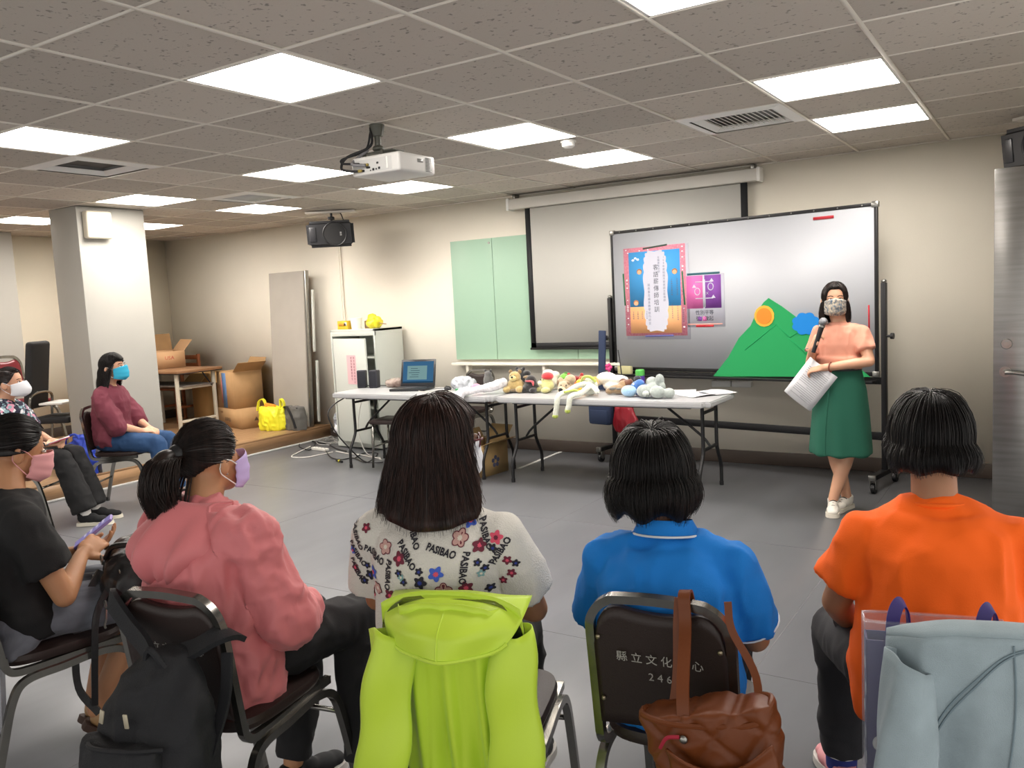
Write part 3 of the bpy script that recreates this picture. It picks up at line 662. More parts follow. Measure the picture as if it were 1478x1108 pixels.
# pouch, mouse, cables on table
o = empty('pouch', (-5.25, 6.10, TZ), R_(10), 'brown and cream zip pouch lying behind the laptop left side', 'pouch')
bm = NB(); ell(bm, (0,0,.04), (.11,.06,.045)); ell(bm, (.05,-.01,.045), (.06,.05,.042)); remesh('body', bm, mat('pouch cloth', '6d5850', .7, col2='b9aba0', vscale=9), o, .006, 4, wrinkle(.006, (30,30,30)))
tube('zip', m_chrome, o, [(-.09,-.03,.07), (0,-.045,.09), (.09,-.03,.075)], .003)
o = empty('computer_mouse', (-4.54, 5.98, TZ), R_(60), 'black computer mouse on the white table right of the laptop', 'mouse')
bm = NB(); ell(bm, (0,0,.012), (.03,.052,.024)); bmesh.ops.bisect_plane(bm, geom=bm.verts[:]+bm.edges[:]+bm.faces[:], plane_co=(0,0,0), plane_no=(0,0,-1), clear_outer=True); build('shell', bm, m_lap, o)
bm = NB(); cyl(bm, (-.004,.028,.03), (.004,.028,.03), .008, n=12); build('wheel', bm, m_chrome, o); tube('cable', m_black, o, [(0,.05,.01), (.02,.1,.004), (-.05,.16,.004), (-.15,.12,.004)], .002)
def paper_sheet(nm, label, p, yaw, size=(.21,.297), lines=8, curl=.01, col=None):
    o = empty(nm, p, yaw, label, 'paper')
    sh = sheet('page', col or m_paper, o, lambda a, b: (size[0]*(a-.5), size[1]*(b-.5), .002+curl*(a-.5)**2*4*abs(math.sin(b*3))), 9, 9, .0006)
    return o
for k, (u, v, a, lab) in enumerate(((985,566,20,'white paper with purple marks on the right end of the right table'), (1012,570,-35,'white paper lying open nearest the right corner of the right table'), (1030,567,60,'white sheet partly under the others near the right table corner'))):
    p = T(u, v); p.z += .001+.0015*k; o = paper_sheet('paper_sheet', lab, p, R_(a))
    for j in range(3): box('purple_mark', mat('purple ink', '57459a', .7) if 'purple ink' not in bpy.data.materials else bpy.data.materials['purple ink'], o, (-.05+.04*j, .03-.05*j, .0055), (.02, .006, .0006), bev=0)
for k, (u, v, lab, h) in enumerate(((690,548,'crumpled clear plastic bag on the left table beside the laptop',.09), (672,552,'small crumpled white plastic bag close to the mouse',.05))):
    p = T(u, v+8); p.y = min(p.y, 6.1); o = empty('plastic_bag', (p.x, p.y, TZ), 0, lab, 'bag')
    bm = NB(); ell(bm, (0,0,h*.5), (.10,.07,h*.55)); ell(bm, (.05,.02,h*.4), (.07,.06,h*.4)); remesh('film', bm, mat('thin plastic', 'cfd2da', .25, spec=.6, alpha=.75), o, .006, 3, wrinkle(.018, (22,22,22), k))
o = empty('green_folder', (-4.28, 5.98, TZ), R_(25), 'green striped folder under the white puppet arm on the left table', 'folder')
bm = NB(); bx(bm, (0,0,.012), (.28,.06,.012), bev=.002); build('cover', bm, mat('green plastic', '3b9a5c', .4), o); bm = NB(); bx(bm, (0.02,-.01,.022), (.26,.04,.006)); build('inner_sheet', bm, m_paper, o)
o = empty('pink_ball', (-4.17, 5.90, TZ), 0, 'pink plush ball lying beside the white puppet arm', 'toy'); bm = NB(); ell(bm, (0,0,.035), (.045,.04,.035)); build('body', bm, mat('pink plush', 'e58aa5', .9, sheen=.5), o); bm = NB(); ell(bm, (.05,-.01,.02), (.03,.03,.02)); build('tuft', bm, bpy.data.materials['pink plush'], o)
# bottle
p = T(949, 560); o = empty('water_bottle', (-2.72, 6.10, TZ), 0, 'purple drinks bottle with bright green lid behind the plush toys', 'bottle')
bm = NB(); loft(bm, [(0,0,0,.034,.034), (0,0,.004,.036,.036), (0,0,.125,.036,.036), (0,0,.135,.03,.03)]); build('body', bm, mat('purple bottle', '4a2a86', .3), o)
bm = NB(); loft(bm, [(0,0,.13,.037,.037), (0,0,.17,.037,.037), (0,0,.178,.03,.03)]); build('lid', bm, mat('lime lid', '4fa84a', .4), o)
# ------------------------------------------------------------------ steel cabinet
m_cab = mat('pale steel', 'c7cbc4', .4, spec=.5)
o = empty('steel_cabinet', (-6.10, 6.67, 0), 0, 'pale grey steel cabinet with one door ajar against the back wall', 'cabinet')
CW, CD, CH = .62, .44, 1.25
for nm, c, s in (('side_panel', (-CW/2+.01,0,CH/2+.03), (.02,CD,CH-.06)), ('side_panel', (CW/2-.01,0,CH/2+.03), (.02,CD,CH-.06)), ('top_panel', (0,0,CH-.012), (CW,CD,.024)), ('back_panel', (0,CD/2-.01,CH/2), (CW-.04,.02,CH-.06)), ('plinth', (0,0,.05), (CW,CD,.08)), ('header', (0,-CD/2+.012,CH-.045), (CW,.022,.045))):
    box(nm, m_cab, o, c, s, bev=.002)
for z in (.42, .72, .95): box('shelf', m_cab, o, (0, 0, z), (CW-.05, CD-.05, .016), bev=.002)
bm = NB(); bx(bm, (.27, 0, 0), (.54, .02, 1.08), bev=.004); bm.transform(Matrix.Translation((-.24, -CD/2-.03, .62)) @ Matrix.Rotation(R_(-10), 4, 'Z')); dd = build('door', bm, m_cab, o)
bm = NB(); bx(bm, (.30, -.0125, .22), (.15, .002, .30)); bm.transform(Matrix.Translation((-.24, -CD/2-.03, .62)) @ Matrix.Rotation(R_(-10), 4, 'Z')); build('pink_notice', bm, mat('pink notice', 'ddb4b8', .8), dd, smooth=False)
TT = Matrix.Translation((-.24, -CD/2-.03, .62)) @ Matrix.Rotation(R_(-10), 4, 'Z')
obs = [flat_text(ch, .026, mat('notice ink', '8c4a58', .7) if (i+j) == 0 else bpy.data.materials['notice ink'], dd, TT @ frame_M((.345-j*.045, -.0145, .34-i*.031), (1,0,0), (0,0,1)), ext=.0002) for j, s in enumerate(('影音器材借用請登記', '使用完畢歸還原位')) for i, ch in enumerate(s)]
join_meshes(obs, 'notice_text')
for z in (.22, .28, .78): box('stored_item', mat('items %.2f' % z, random.choice(('8b8f86','6a6258','a8a294')), .7), o, (-.2, -.08, z+.25), (.12, .2, .1), bev=.01)
for k, (x, z, h) in enumerate(((-.335, 1.12, .10), (-.33, .60, .12))): box('yellow_tag', mat('yellow tag', 'd9a92c', .6) if k == 0 else bpy.data.materials['yellow tag'], o, (x, -.16, z), (.012, .04, h), RY(.15), bev=.001)
def cab_item(nm, label, cat, x, y=0): return empty(nm, (-6.10+x, 6.57+y, CH+.001), 0, label, cat)
o = cab_item('tea_box', 'small yellow box on the left front of the steel cabinet top', 'box', -.20); box('carton', mat('yellow carton', 'd8b02c', .6), o, (0,0,.045), (.14,.09,.09), bev=.002); box('lid_flap', mat('orange print', 'c98a20', .6), o, (0,-.047,.05), (.10,.003,.03), bev=0); box('window_print', m_paper, o, (.045,-.047,.055), (.035,.003,.035), bev=0)
o = cab_item('paper_cup', 'white cup standing between the yellow box and yellow bag on the cabinet', 'cup', -.04, .0); bm = NB(); loft(bm, [(0,0,0,.05,.05), (0,0,.11,.063,.063)]); build('body', bm, m_white, o); bm = NB(); sweep(bm, [V((.063*math.cos(a),.063*math.sin(a),.112)) for a in [2*PI*k/20 for k in range(20)]], .004, 6, True); build('rim', bm, m_white, o)
o = cab_item('yellow_bag', 'crumpled yellow plastic bundle on the right of the steel cabinet top', 'bag', .17, .05); bm = NB(); ell(bm, (0,0,.06), (.08,.07,.06)); ell(bm, (-.03,0,.1), (.04,.04,.04)); remesh('film', bm, mat('yellow film', 'dccf2a', .35), o, .006, 3, wrinkle(.012, (25,25,25))); tube('tie', m_card, o, [(.05,0,.06), (.11,-.03,.05), (.16,.0,.04)], .005)
o = cab_item('small_box', 'small pale box behind the cup on the steel cabinet', 'box', .05, .12); box('carton', m_card, o, (0,0,.04), (.09,.09,.08), bev=.002); box('label', m_paper, o, (0,-.046,.04), (.05,.002,.04), bev=0)
# ------------------------------------------------------------------ grey folded panels leaning at the wall
m_pan = mat('grey board', 'a39d94', .8, var=.06, vscale=3, bump=.05)
o = empty('leaning_board', (-7.33, 6.75, .15), 0, 'tall grey folded table or panel leaning upright against the back wall', 'panel')
Rp = RX(R_(-3)); box('face_board', m_pan, o, (-.02, -.02, .885), (.56, .035, 1.76), Rp, bev=.003); box('edge_trim', m_chrome, o, (.275, -.0, .885), (.02, .05, 1.77), Rp, bev=.003)
box('folded_leg', m_metal_w, o, (.315, .06, 1.2), (.02, .03, .7), Rp, bev=.003); box('folded_leg', m_metal_w, o, (.315, .05, .4), (.02, .03, .7), Rp, bev=.003)
# ------------------------------------------------------------------ boxes and bags on the stage
def carton(name, label, x, y, z, s, yaw=0, flaps=(), mt=None, marks=(), group=None):
    o = empty(name, (x, y, z), R_(yaw), label, 'box', group); w_, d_, h_ = s; m = mt or m_card
    for c, q in (((0,-d_/2,h_/2),(w_,.006,h_)), ((0,d_/2,h_/2),(w_,.006,h_)), ((-w_/2,0,h_/2),(.006,d_,h_)), ((w_/2,0,h_/2),(.006,d_,h_))): box('side', m, o, c, q, bev=0)
    box('bottom', m, o, (0,0,.004), (w_,d_,.006), bev=0)
    if not flaps: box('lid', m, o, (0,0,h_-.002), (w_,d_,.006), bev=0); box('packing_tape', mat('tan tape', '9b7a52', .3) if 'tan tape' not in bpy.data.materials else bpy.data.materials['tan tape'], o, (0,0,h_+.0015), (w_+.004,.05,.001), bev=0)
    for side, ang in flaps:
        fl = (d_ if side in 'fb' else w_)*.45
        bm = NB(); bx(bm, (0, fl/2, 0), ((w_ if side in 'fb' else d_)-.01, fl, .004)); a = R_(ang)
        rz = {'f': PI, 'b': 0, 'l': PI/2, 'r': -PI/2}[side]; off = {'f': (0,-d_/2), 'b': (0,d_/2), 'l': (-w_/2,0), 'r': (w_/2,0)}[side]
        bm.transform(Matrix.Translation((off[0], off[1], h_)) @ Matrix.Rotation(rz, 4, 'Z') @ Matrix.Rotation(a, 4, 'X')); build('flap', bm, m_cardd if ang > 60 else m, o, smooth=False)
    for (face, txt, sz, xx, zz, col) in marks:
        mm = bpy.data.materials.get('print '+col) or mat('print '+col, col, .8)
        if face == 'f': Mx = frame_M((xx, -d_/2-.004, zz), (1,0,0), (0,0,1))
        else: Mx = frame_M((w_/2+.004, xx, zz), (0,1,0), (0,0,1))
        flat_text(txt, sz, mm, o, Mx, 'printing')
    return o
carton('cardboard_box', 'open printed cardboard carton on the floor under the two white tables', -4.10, 5.86, 0, (.25,.34,.27), -6, (('f',-60),('b',50),('l',60),('r',20)), mat('carton gold', 'a3875a', .8, var=.08), (('f','台灣嚴選',.04,0,.20,'5a4630'), ('f','✿',.14,0,.11,'454a63'), ('r','✿',.14,.0,.11,'454a63'), ('f','香蕉',.03,.0,.04,'5a4630')))
carton('cardboard_box', 'low brown carton at the bottom right of the boxes on the stage', -8.02, 6.60, .15, (.60,.42,.22), -14, (), None, (('f','易碎品',.05,-.05,.09,'4a3828'), ('f','TOP',.03,-.2,.17,'7a4a30'), ('r','▲▲',.06,0,.1,'5a4530')))
o = carton('cardboard_box', 'upright carton with a blue stripe standing on the low brown carton', -8.10, 6.60, .372, (.42,.36,.43), -14, (('b',60),('r',35)), None, (('f','高麗菜',.05,-.14,.25,'8a5a3a'),))
box('blue_stripe', mat('blue print', '4f6f99', .8), o, (-.02, -.184, .21), (.10, .003, .41), bev=0); box('red_print', mat('red print', 'a2564a', .8), o, (-.09, -.184, .21), (.02, .003, .30), bev=0)
carton('cardboard_box', 'tall plain carton behind the brown table legs', -8.76, 6.72, .15, (.34,.34,.62), 0, (('f',-40),), mat('carton tan', 'a07c4c', .85))
carton('cardboard_box', 'square carton standing between the tall plain carton and the striped one', -8.44, 6.74, .15, (.22,.28,.50), 0, (), mat('carton tan dark', '8d6d45', .85))
box1 = carton('cardboard_box', 'open red-printed carton on top of the brown table', -9.15, 6.35, .862, (.48,.36,.20), -20, (('f',-20),('b',50),('l',70)), mat('carton red print', 'b08a64', .8), (('f','▬▬▬▬▬',.045,-.02,.13,'a8433a'), ('f','▬▬▬',.03,-.02,.06,'a8433a'), ('r','USA',.06,0,.12,'a8433a')))
# brown table on stage
m_form = mat('brown laminate', '8a6648', .4, var=.1, vscale=5); m_lg = mat('cream steel leg', 'c9c4b4', .5)
o = empty('brown_table', (-8.9, 6.2, .15), 0, 'brown-topped table with cream legs on the stage, holding an open carton', 'table')
box('tabletop', m_form, o, (0, 0, .695), (1.25, .62, .03), bev=.003); box('edge_band', m_black, o, (0, 0, .675), (1.24, .61, .012), bev=0); box('shelf', mat('shelf grey', '6d6660', .6), o, (0, .02, .52), (1.1, .42, .015), bev=.002)
box('shelf_rail', m_lg, o, (.50, 0, .50), (.03, .50, .03))
for x in (-.52, .52):
    for y in (-.25, .25): box('leg', m_lg, o, (x, y, .335), (.036, .036, .67), bev=.004)
    box('foot_rail', m_lg, o, (x, 0, .12), (.03, .5, .03)); tube('brace', m_leg, o, [(x-.0, .1, .67), (x, .22, .5)], .008, sm=0)
# brown chair behind table
def wood_chair(x, y, yaw):
    o = empty('wooden_chair', (x, y, .15), R_(yaw), 'reddish brown wooden chair pushed behind the brown table', 'chair'); m = mat('red brown wood', '8a4f2c', .5, var=.2, vscale=12)
    for a in (-.18, .18):
        box('rear_leg', m, o, (a, -.18, .42), (.035,.035,.84), bev=.004); box('front_leg', m, o, (a, .18, .21), (.035,.035,.42), bev=.004); box('side_rail', m, o, (a, 0, .2), (.025,.34,.03), bev=.003)
    box('seat', m, o, (0,0,.43), (.42,.42,.03), bev=.006)
    for z in (.60,.70,.80): box('back_slat', m, o, (0,-.18,z), (.33,.015,.055), bev=.004)
wood_chair(-9.25, 6.60, 180)
# black office seat with round arm
o = empty('office_chair', (-8.95, 5.55, .15), R_(30), 'dark office chair with looped armrest left of the brown table', 'chair')
bm = NB(); bx(bm, (0,0,.42), (.46,.44,.08), bev=.035, seg=3); build('seat', bm, mat('dark fabric', '26262b', .9), o); bm = NB(); bx(bm, (0,-.22,.62), (.42,.06,.32), bev=.028, seg=3); build('backrest', bm, bpy.data.materials['dark fabric'], o)
tube('armrest', m_black, o, [(.24,.1,.42), (.27,.22,.52), (.27,.1,.64), (.27,-.1,.62), (.26,-.2,.50), (.24,-.1,.42)], .014); tube('armrest', m_black, o, [(-.24,.1,.42), (-.27,.22,.52), (-.27,.1,.64), (-.27,-.1,.62), (-.26,-.2,.50), (-.24,-.1,.42)], .014)
bm = NB(); cyl(bm, (0,0,.08), (0,0,.4), .03); build('column', bm, m_black, o)
for k in range(5):
    a = 2*PI*k/5; tube('base_arm', m_black, o, [(0,0,.09), (.26*math.cos(a), .26*math.sin(a), .06)], .016, sm=0); bm = NB(); ell(bm, (.26*math.cos(a), .26*math.sin(a), .028), .028, u=10, v=8); build('caster', bm, m_black, o)
# yellow carrier bag, grey bag
o = empty('carrier_bag', (-7.36, 6.42, .15), R_(15), 'bright yellow plastic carrier bag standing on the stage corner', 'bag')
m_yel = mat('yellow plastic', 'e3de2f', .35, spec=.5)
bm = NB(); loft(bm, [(0,0,0,.15,.075), (0,0,.02,.17,.09), (0,0,.12,.175,.09), (0,0,.22,.16,.08), (0,0,.25,.15,.06)]); remesh('body', bm, m_yel, o, .008, 3, wrinkle(.014, (16,16,9)))
for s in (-1, 1): bm = NB(); sweep(bm, smooth_path([(s*.15-.045,0,.22), (s*.14-.03,0,.32), (s*.12,0,.35), (s*.12+.03,0,.31), (s*.11+.045,0,.2)]), .02, 8, flat=(.045,.008)); build('handle', bm, m_yel, o)
box('orange_packet', mat('orange packet', 'e08a26', .5), o, (-.03, 0, .26), (.12, .05, .07), RY(.2), bev=.006)
o = empty('grey_bag', (-7.12, 6.52, .15), R_(-10), 'grey soft bag with dark strap behind the yellow carrier bag', 'bag')
bm = NB(); loft(bm, [(0,0,0,.15,.08,.6), (0,0,.15,.155,.085,.6), (0,0,.25,.14,.06,.6)]); remesh('body', bm, mat('grey canvas', '5e5c58', .9), o, .008, 3, wrinkle(.01, (14,14,9), 4)); tube('strap', m_black, o, [(-.14,-.06,.22), (0,-.1,.27), (.1,-.1,.15), (.14,-.09,.03)], .012, flat=(.03,.006)); box('zip_edge', m_black, o, (0,-.02,.25), (.27,.07,.012), bev=.003)
# plastic fan-like bag hanging beside the cabinet
o = empty('clear_bag', (-6.52, 6.60, .09), 0, 'small clear bag of discs hanging at the cabinet left foot', 'bag'); bm = NB(); ell(bm, (0,0,.16), (.07,.03,.1)); remesh('film', bm, mat('clear film', 'b5bac4', .3, alpha=.7), o, .006, 3, wrinkle(.01, (30,30,30), 9)); box('card', m_paper, o, (.0,-.04,.07), (.09,.003,.09), RY(.5), bev=0)
# ------------------------------------------------------------------ stacking chairs
m_ch = mat('chair chrome', '8d8b86', .22, metal=.95, var=.08, vscale=30); m_vin = mat('dark brown vinyl', '261815', .5, bump=.12, bscale=260)
m_stencil = mat('white stencil paint', 'a9a6a0', .8, var=.3, vscale=120)
m_rivet = mat('brass rivet', '9a8f78', .3, metal=.9)
HW = .163
def make_chair(loc, yaw, label, text=None, mt=None, sc=1.0, group='brown metal-framed chairs'):
    o = empty('metal_frame_chair', loc, R_(yaw), label, 'chair', group); m = mt or m_vin
    # back hoop
    pts = [(-HW,-.195,.44), (-HW,-.215,.58), (-HW,-.232,.70)]
    for k in range(1, 7):
        a = PI-k*PI/14; pts.append((-HW+.085+.085*math.cos(a), -.237-.002*k, .715+.085*math.sin(a)))
    pts.append((0,-.25,.803)); q = [(-p[0], p[1], p[2]) for p in pts[:-1]][::-1]; pts = pts+q
    bm = NB(); sweep(bm, smooth_path(pts, 3), .013, 8, flat=(.021,.020), up0=(0,1,0)); build('back_frame', bm, m_ch, o)
    def pan(a, b):
        x = (a-.5)*2; hw = HW-.008; top = .775-.014*max(0, math.cos(x*PI*.9))**.7; 
        r = max(0, abs(x)-.62)/.38; top -= (1-math.sqrt(max(0, 1-r*r)))*.095
        z = .475+(top-.475)*b; return (x*hw, -.196-(z-.44)*.148-.012*(1-x*x)*-1, z)
    sheet('backrest', m, o, pan, 25, 12, .022)
    for x in (-HW+.022, HW-.022):
        for z in (.54, .70):
            bm = NB(); ell(bm, (x, -.211-(z-.44)*.148, z), (.006,.004,.006), u=10, v=8); build('rivet', bm, m_rivet, o)
    bm = NB(); loft(bm, [(0,-.005,.418,.158,.178,.5), (0,-.005,.421,.168,.188,.5), (0,-.005,.436,.173,.193,.5), (0,-.005,.450,.168,.188,.5), (0,-.005,.457,.13,.15,.6)], 40); build('seat', bm, m, o)
    for s in (-1, 1):
        x = s*HW
        bm = NB(); sweep(bm, smooth_path([(x,-.195,.46), (x,-.188,.425), (x,-.15,.405), (x,0,.408), (x,.15,.412), (x,.17,.412)], 5), .011, 8, flat=(.02,.022), up0=(0,1,0)); build('seat_rail', bm, m_ch, o)
        bm = NB(); sweep(bm, smooth_path([(x*1.1,-.27,.012), (x*1.07,-.225,.18), (x*1.06,-.185,.32), (x*1.05,-.14,.375), (x*1.05,-.03,.385), (x*1.05,.10,.393), (x*1.06,.175,.36), (x*1.08,.215,.25), (x*1.12,.265,.012)], 5), .011, 8, flat=(.022,.022), up0=(0,1,0)); build('leg', bm, m_ch, o)
        bm = NB(); cyl(bm, (x*1.1,-.272,0), (x*1.1,-.27,.03), .015, n=12); build('foot_cap', bm, m_black, o); bm = NB(); cyl(bm, (x*1.12,.267,0), (x*1.12,.263,.03), .015, n=12); build('foot_cap', bm, m_black, o)
    tube('cross_bar', m_ch, o, [(-HW*1.07,-.22,.2), (HW*1.07,-.22,.2)], .008, sm=0); tube('cross_bar', m_ch, o, [(-HW*1.07,.2,.30), (HW*1.07,.2,.30)], .008, sm=0)
    if text:
        def tM(z): return frame_M((0, -.2075-(z-.44)*.148, z), (1,0,0), (0,-.148,1))
        flat_text('縣 立 文 化 中 心', .0275, m_stencil, o, tM(.655), 'stencil', ext=.0003); flat_text(text, .027, m_stencil, o, tM(.612), 'stencil', ext=.0003, spacing=1.0)
    return o
def chair_at(u, v, z, yaw, label, text=None):
    p = at_z(u, v, z); a = R_(yaw); f = V((-math.sin(a), math.cos(a), 0)); q = p+f*.25; q.z = 0; return make_chair(q, yaw, label, text)
CH = {}
CH['blue'] = chair_at(946, 868, .80, 7, 'chair with white stencilled characters and a brown handbag strap over its back', '2 4 6')
CH['green'] = chair_at(648, 868, .80, 18, 'chair hidden under the neon green rain jacket')
CH['pink'] = chair_at(236, 858, .80, 10, 'chair with a black backpack slung on its back under the person in pink', '2 1 7')
q = at_d(1402, 1000, 1.84); CH['denim'] = make_chair((q.x, q.y, 0), 14, 'chair draped with the pale denim jacket at the lower right'); CH['denim'].scale = (1, 1, .965)
q = at_d(1530, 1000, 2.42); CH['edge'] = make_chair((q.x, q.y, 0), 20, 'chair cut off by the right picture edge, holding a purple bag')
CH['black'] = make_chair((-2.83, 1.45, 0), -12, 'chair at the left edge under the person with the lilac phone')
CH['maroon'] = make_chair((-6.20, 3.88, 0), -58, 'chair under the person in the maroon blouse beside the pillar')
CH['floral'] = make_chair((-6.35, 3.17, 0), -58, 'chair under the person in the navy floral top at the far left')
CH['back1'] = make_chair((-4.72, 6.50, 0), 178, 'dark chair behind the left white table, half hidden by the laptop')
q = at_z(560, 676, 0); o = empty('stool', (q.x, q.y+.12, 0), R_(10), 'low brown stool with chrome legs at the front of the left white table', 'stool')
box('seat', m_vin, o, (0,0,.43), (.34,.32,.04), bev=.015)
for x in (-.14,.14):
    for y in (-.13,.13): tube('leg', m_ch, o, [(x,y,.42), (x*1.12,y*1.15,.01)], .011, sm=0)
    tube('stretcher', m_ch, o, [(x*1.06,-.14,.2), (x*1.06,.14,.2)], .007, sm=0)
# stored maroon chairs at far left on the stage
m_mar = mat('maroon vinyl', '6a1420', .35, coat=.3)
for k, (x, y, yw, lab) in enumerate(((-8.55, 3.95, -75, 'maroon chair in front of the stored chairs at the far left'), (-8.75, 4.45, -80, 'maroon chair at the back of the stored chairs at the far left'))):
    c = make_chair((x, y, .15), yw, lab, mt=m_mar, group='stored maroon chairs'); c.scale = (1.15, 1.1, 1.25)
o = empty('dark_chair_back', (-7.85, 4.12, .15), R_(-60), 'tall black upholstered seat leaning beside the white pillar', 'chair')
bm = NB(); bx(bm, (0,0,.86), (.30,.07,.62), RX(R_(-8)), .03, 3); build('backrest', bm, mat('black upholstery', '222224', .8), o)
tube('frame', m_ch, o, [(-.17,-.05,0), (-.17,.0,.5), (-.14,.02,.68), (.14,.02,.68), (.17,0,.5), (.17,-.05,0)], .012); box('seat', bpy.data.materials['black upholstery'], o, (0,.18,.45), (.36,.36,.06), bev=.02)
box('tray', m_white, o, (.02,.2,.60), (.30,.22,.02), bev=.006)
# blue bag beside pillar
o = empty('blue_bag', (-7.05+.0, 3.93, .15), R_(20), 'royal blue tote bag slumped at the foot of the white pillar', 'bag')
o.location = (-7.12, 4.0, .15)
bm = NB(); loft(bm, [(0,0,0,.16,.07,.7), (0,0,.12,.17,.08,.7), (.02,0,.24,.13,.05,.7), (.06,0,.33,.05,.03)]); remesh('body', bm, mat('royal blue cloth', '1d3aa6', .6), o, .008, 3, wrinkle(.018, (14,14,10), 5)); tube('handle', bpy.data.materials['royal blue cloth'], o, [(-.08,-.02,.22), (-.05,-.05,.32), (.03,-.03,.36), (.08,-.02,.28)], .01)
# ------------------------------------------------------------------ cables on the floor
def cable(label, pts, m, r=.006, extra=None):
    P = [(lambda q: (q.x, q.y, r+.001))(at_z(u, v, 0)) for u, v in pts]
    return tag(tube('floor_cable', m, None, P, r, 6, 8), label, 'cable')
m_wc = mat('white cable', 'cfcdc6', .5); m_gc = mat('grey flex', '8f8f8c', .5)
cable('white cable looping out furthest onto the grey floor by the stage', [(448,645), (430,654), (421,660), (440,661), (462,657), (480,653)], m_wc)
cable('thin black cable running under the left table leg', [(470,651), (478,661), (492,664), (510,662), (530,668), (545,655), (525,655), (512,662)], m_black)
cable('black cable coil near the stage corner', [(437,640), (446,635), (455,640), (447,650), (432,645), (440,637), (470,641), (485,648), (500,652)], m_black)
cable('pale cable loop lying beside the cabinet foot', [(432,640), (432,630), (442,627), (452,634), (470,640), (500,640), (520,645)], m_gc)
cable('white cable running toward the chair legs under the left table', [(485,652), (500,655), (520,657), (535,660), (550,662)], m_wc)
for k in range(9):
    u0, v0 = random.uniform(452, 470), random.uniform(632, 642); pts = [(u0+i*random.uniform(5, 9), v0+random.uniform(-5, 4)) for i in range(6)]
    o = cable('thin grey cable in the tangle between stage and cabinet', pts, m_gc, .005); o['group'] = 'tangled grey cables'
p = at_z(462, 650, 0); o = empty('power_strip', (p.x, p.y, 0), R_(-10), 'white power strip lying among the floor cables', 'power strip'); box('body', m_wc, o, (0,0,.016), (.25,.05,.03), bev=.005)
for k in range(4): box('socket', m_black, o, (-.08+.055*k,0,.0315), (.02,.01,.002), bev=0)
p = at_z(490, 667, 0); o = empty('cable_connector', (p.x, p.y, .012), R_(-20), 'black cable plug with a yellow band beside the left table leg', 'plug'); bm = NB(); cyl(bm, (-.06,0,0), (.06,0,0), .011, n=12); build('body', bm, m_black, o); bm = NB(); cyl(bm, (-.012,0,0), (.012,0,0), .0125, n=12); build('yellow_band', bm, mat('yellow band', 'c9c22a', .5), o)
# white adapter with cord hanging by the cabinet door
tag(tube('hanging_cable', m_black, None, [(-5.62,6.02,.69), (-5.66,5.62,.55), (-5.60,5.6,.35), (-5.5,5.75,.1), (-5.45,5.85,.007), (-5.3,5.9,.007)], .006), 'black cable dropping from the left table end to the floor', 'cable')
tag(tube('hanging_cable', m_wc, None, [(-5.58,6.18,.71), (-5.68,6.1,.6), (-5.68,6.0,.3), (-5.55,5.95,.08), (-5.4,6.0,.007)], .005), 'white cable dropping behind the left table end beside the cabinet', 'cable')
tag(tube('desk_cable', m_black, None, [(-5.62,6.05,.712), (-5.55,6.13,.712), (-5.35,6.12,.712), (-5.2,6.16,.71), (-5.1,6.14,.712)], .005), 'black cable lying on the table between speakers and laptop', 'cable')
tag(tube('desk_cable', m_wc, None, [(-4.78,5.85,.706), (-4.65,5.78,.706), (-4.5,5.85,.706), (-4.42,5.95,.706)], .003), 'thin white cable lying in front of the computer mouse', 'cable')
# bags hanging on the whiteboard stand
def stand_pt(xp, y, z): q = WB0+wbx*xp-wbn*(-y); return V((q.x, q.y, z))
xp = X0-.055; q = WB0+wbx*xp
o = empty('shoulder_bag', (q.x-.03, q.y-.10, 0), R_(-10), 'navy shoulder bag with long straps hanging on the left stand post behind the table', 'bag')
m_nv = mat('navy cloth', '22304d', .8)
o.location.y = 6.55; o.location.x = -3.29
box('strap', m_nv, o, (.0, .02, .86), (.07, .02, .62), RY(.06), bev=.004); bm = NB(); bx(bm, (0,-.02,.47), (.24,.08,.24), bev=.03, seg=3); build('body', bm, m_nv, o); bm = NB(); bx(bm, (0,-.062,.42), (.19,.01,.12), bev=.004); build('front_pocket', bm, m_nv, o)
o = empty('red_bag', (-3.06, 6.50, 0), R_(-10), 'dark red drawstring bag hanging beside the navy bag behind the table', 'bag')
bm = NB(); loft(bm, [(.02,0,.30,.10,.03), (.02,0,.36,.12,.045), (0,0,.50,.095,.04), (0,0,.62,.06,.03), (0,0,.66,.03,.02)]); remesh('body', bm, mat('red satin', '8f1524', .4), o, .008, 3, wrinkle(.01, (22,22,5), 8)); tube('cord', m_black, o, [(0,0,.65), (-.03,.02,.85), (-.08,.06,1.0)], .005)
o = empty('pink_flower_charm', (-3.17, 6.46, .86), 0, 'pink fabric charm dangling on the left post of the whiteboard stand', 'charm')
m_cp = mat('pink charm', 'c23a78', .7)
for k in range(5): bm = NB(); ell(bm, (.02*math.cos(k*1.256), 0, .02*math.sin(k*1.256)), (.016,.008,.016), u=10, v=8); build('petal', bm, m_cp, o)
tube('cord', m_cp, o, [(0,0,-.02), (.005,0,-.07), (0,0,-.10)], .006)
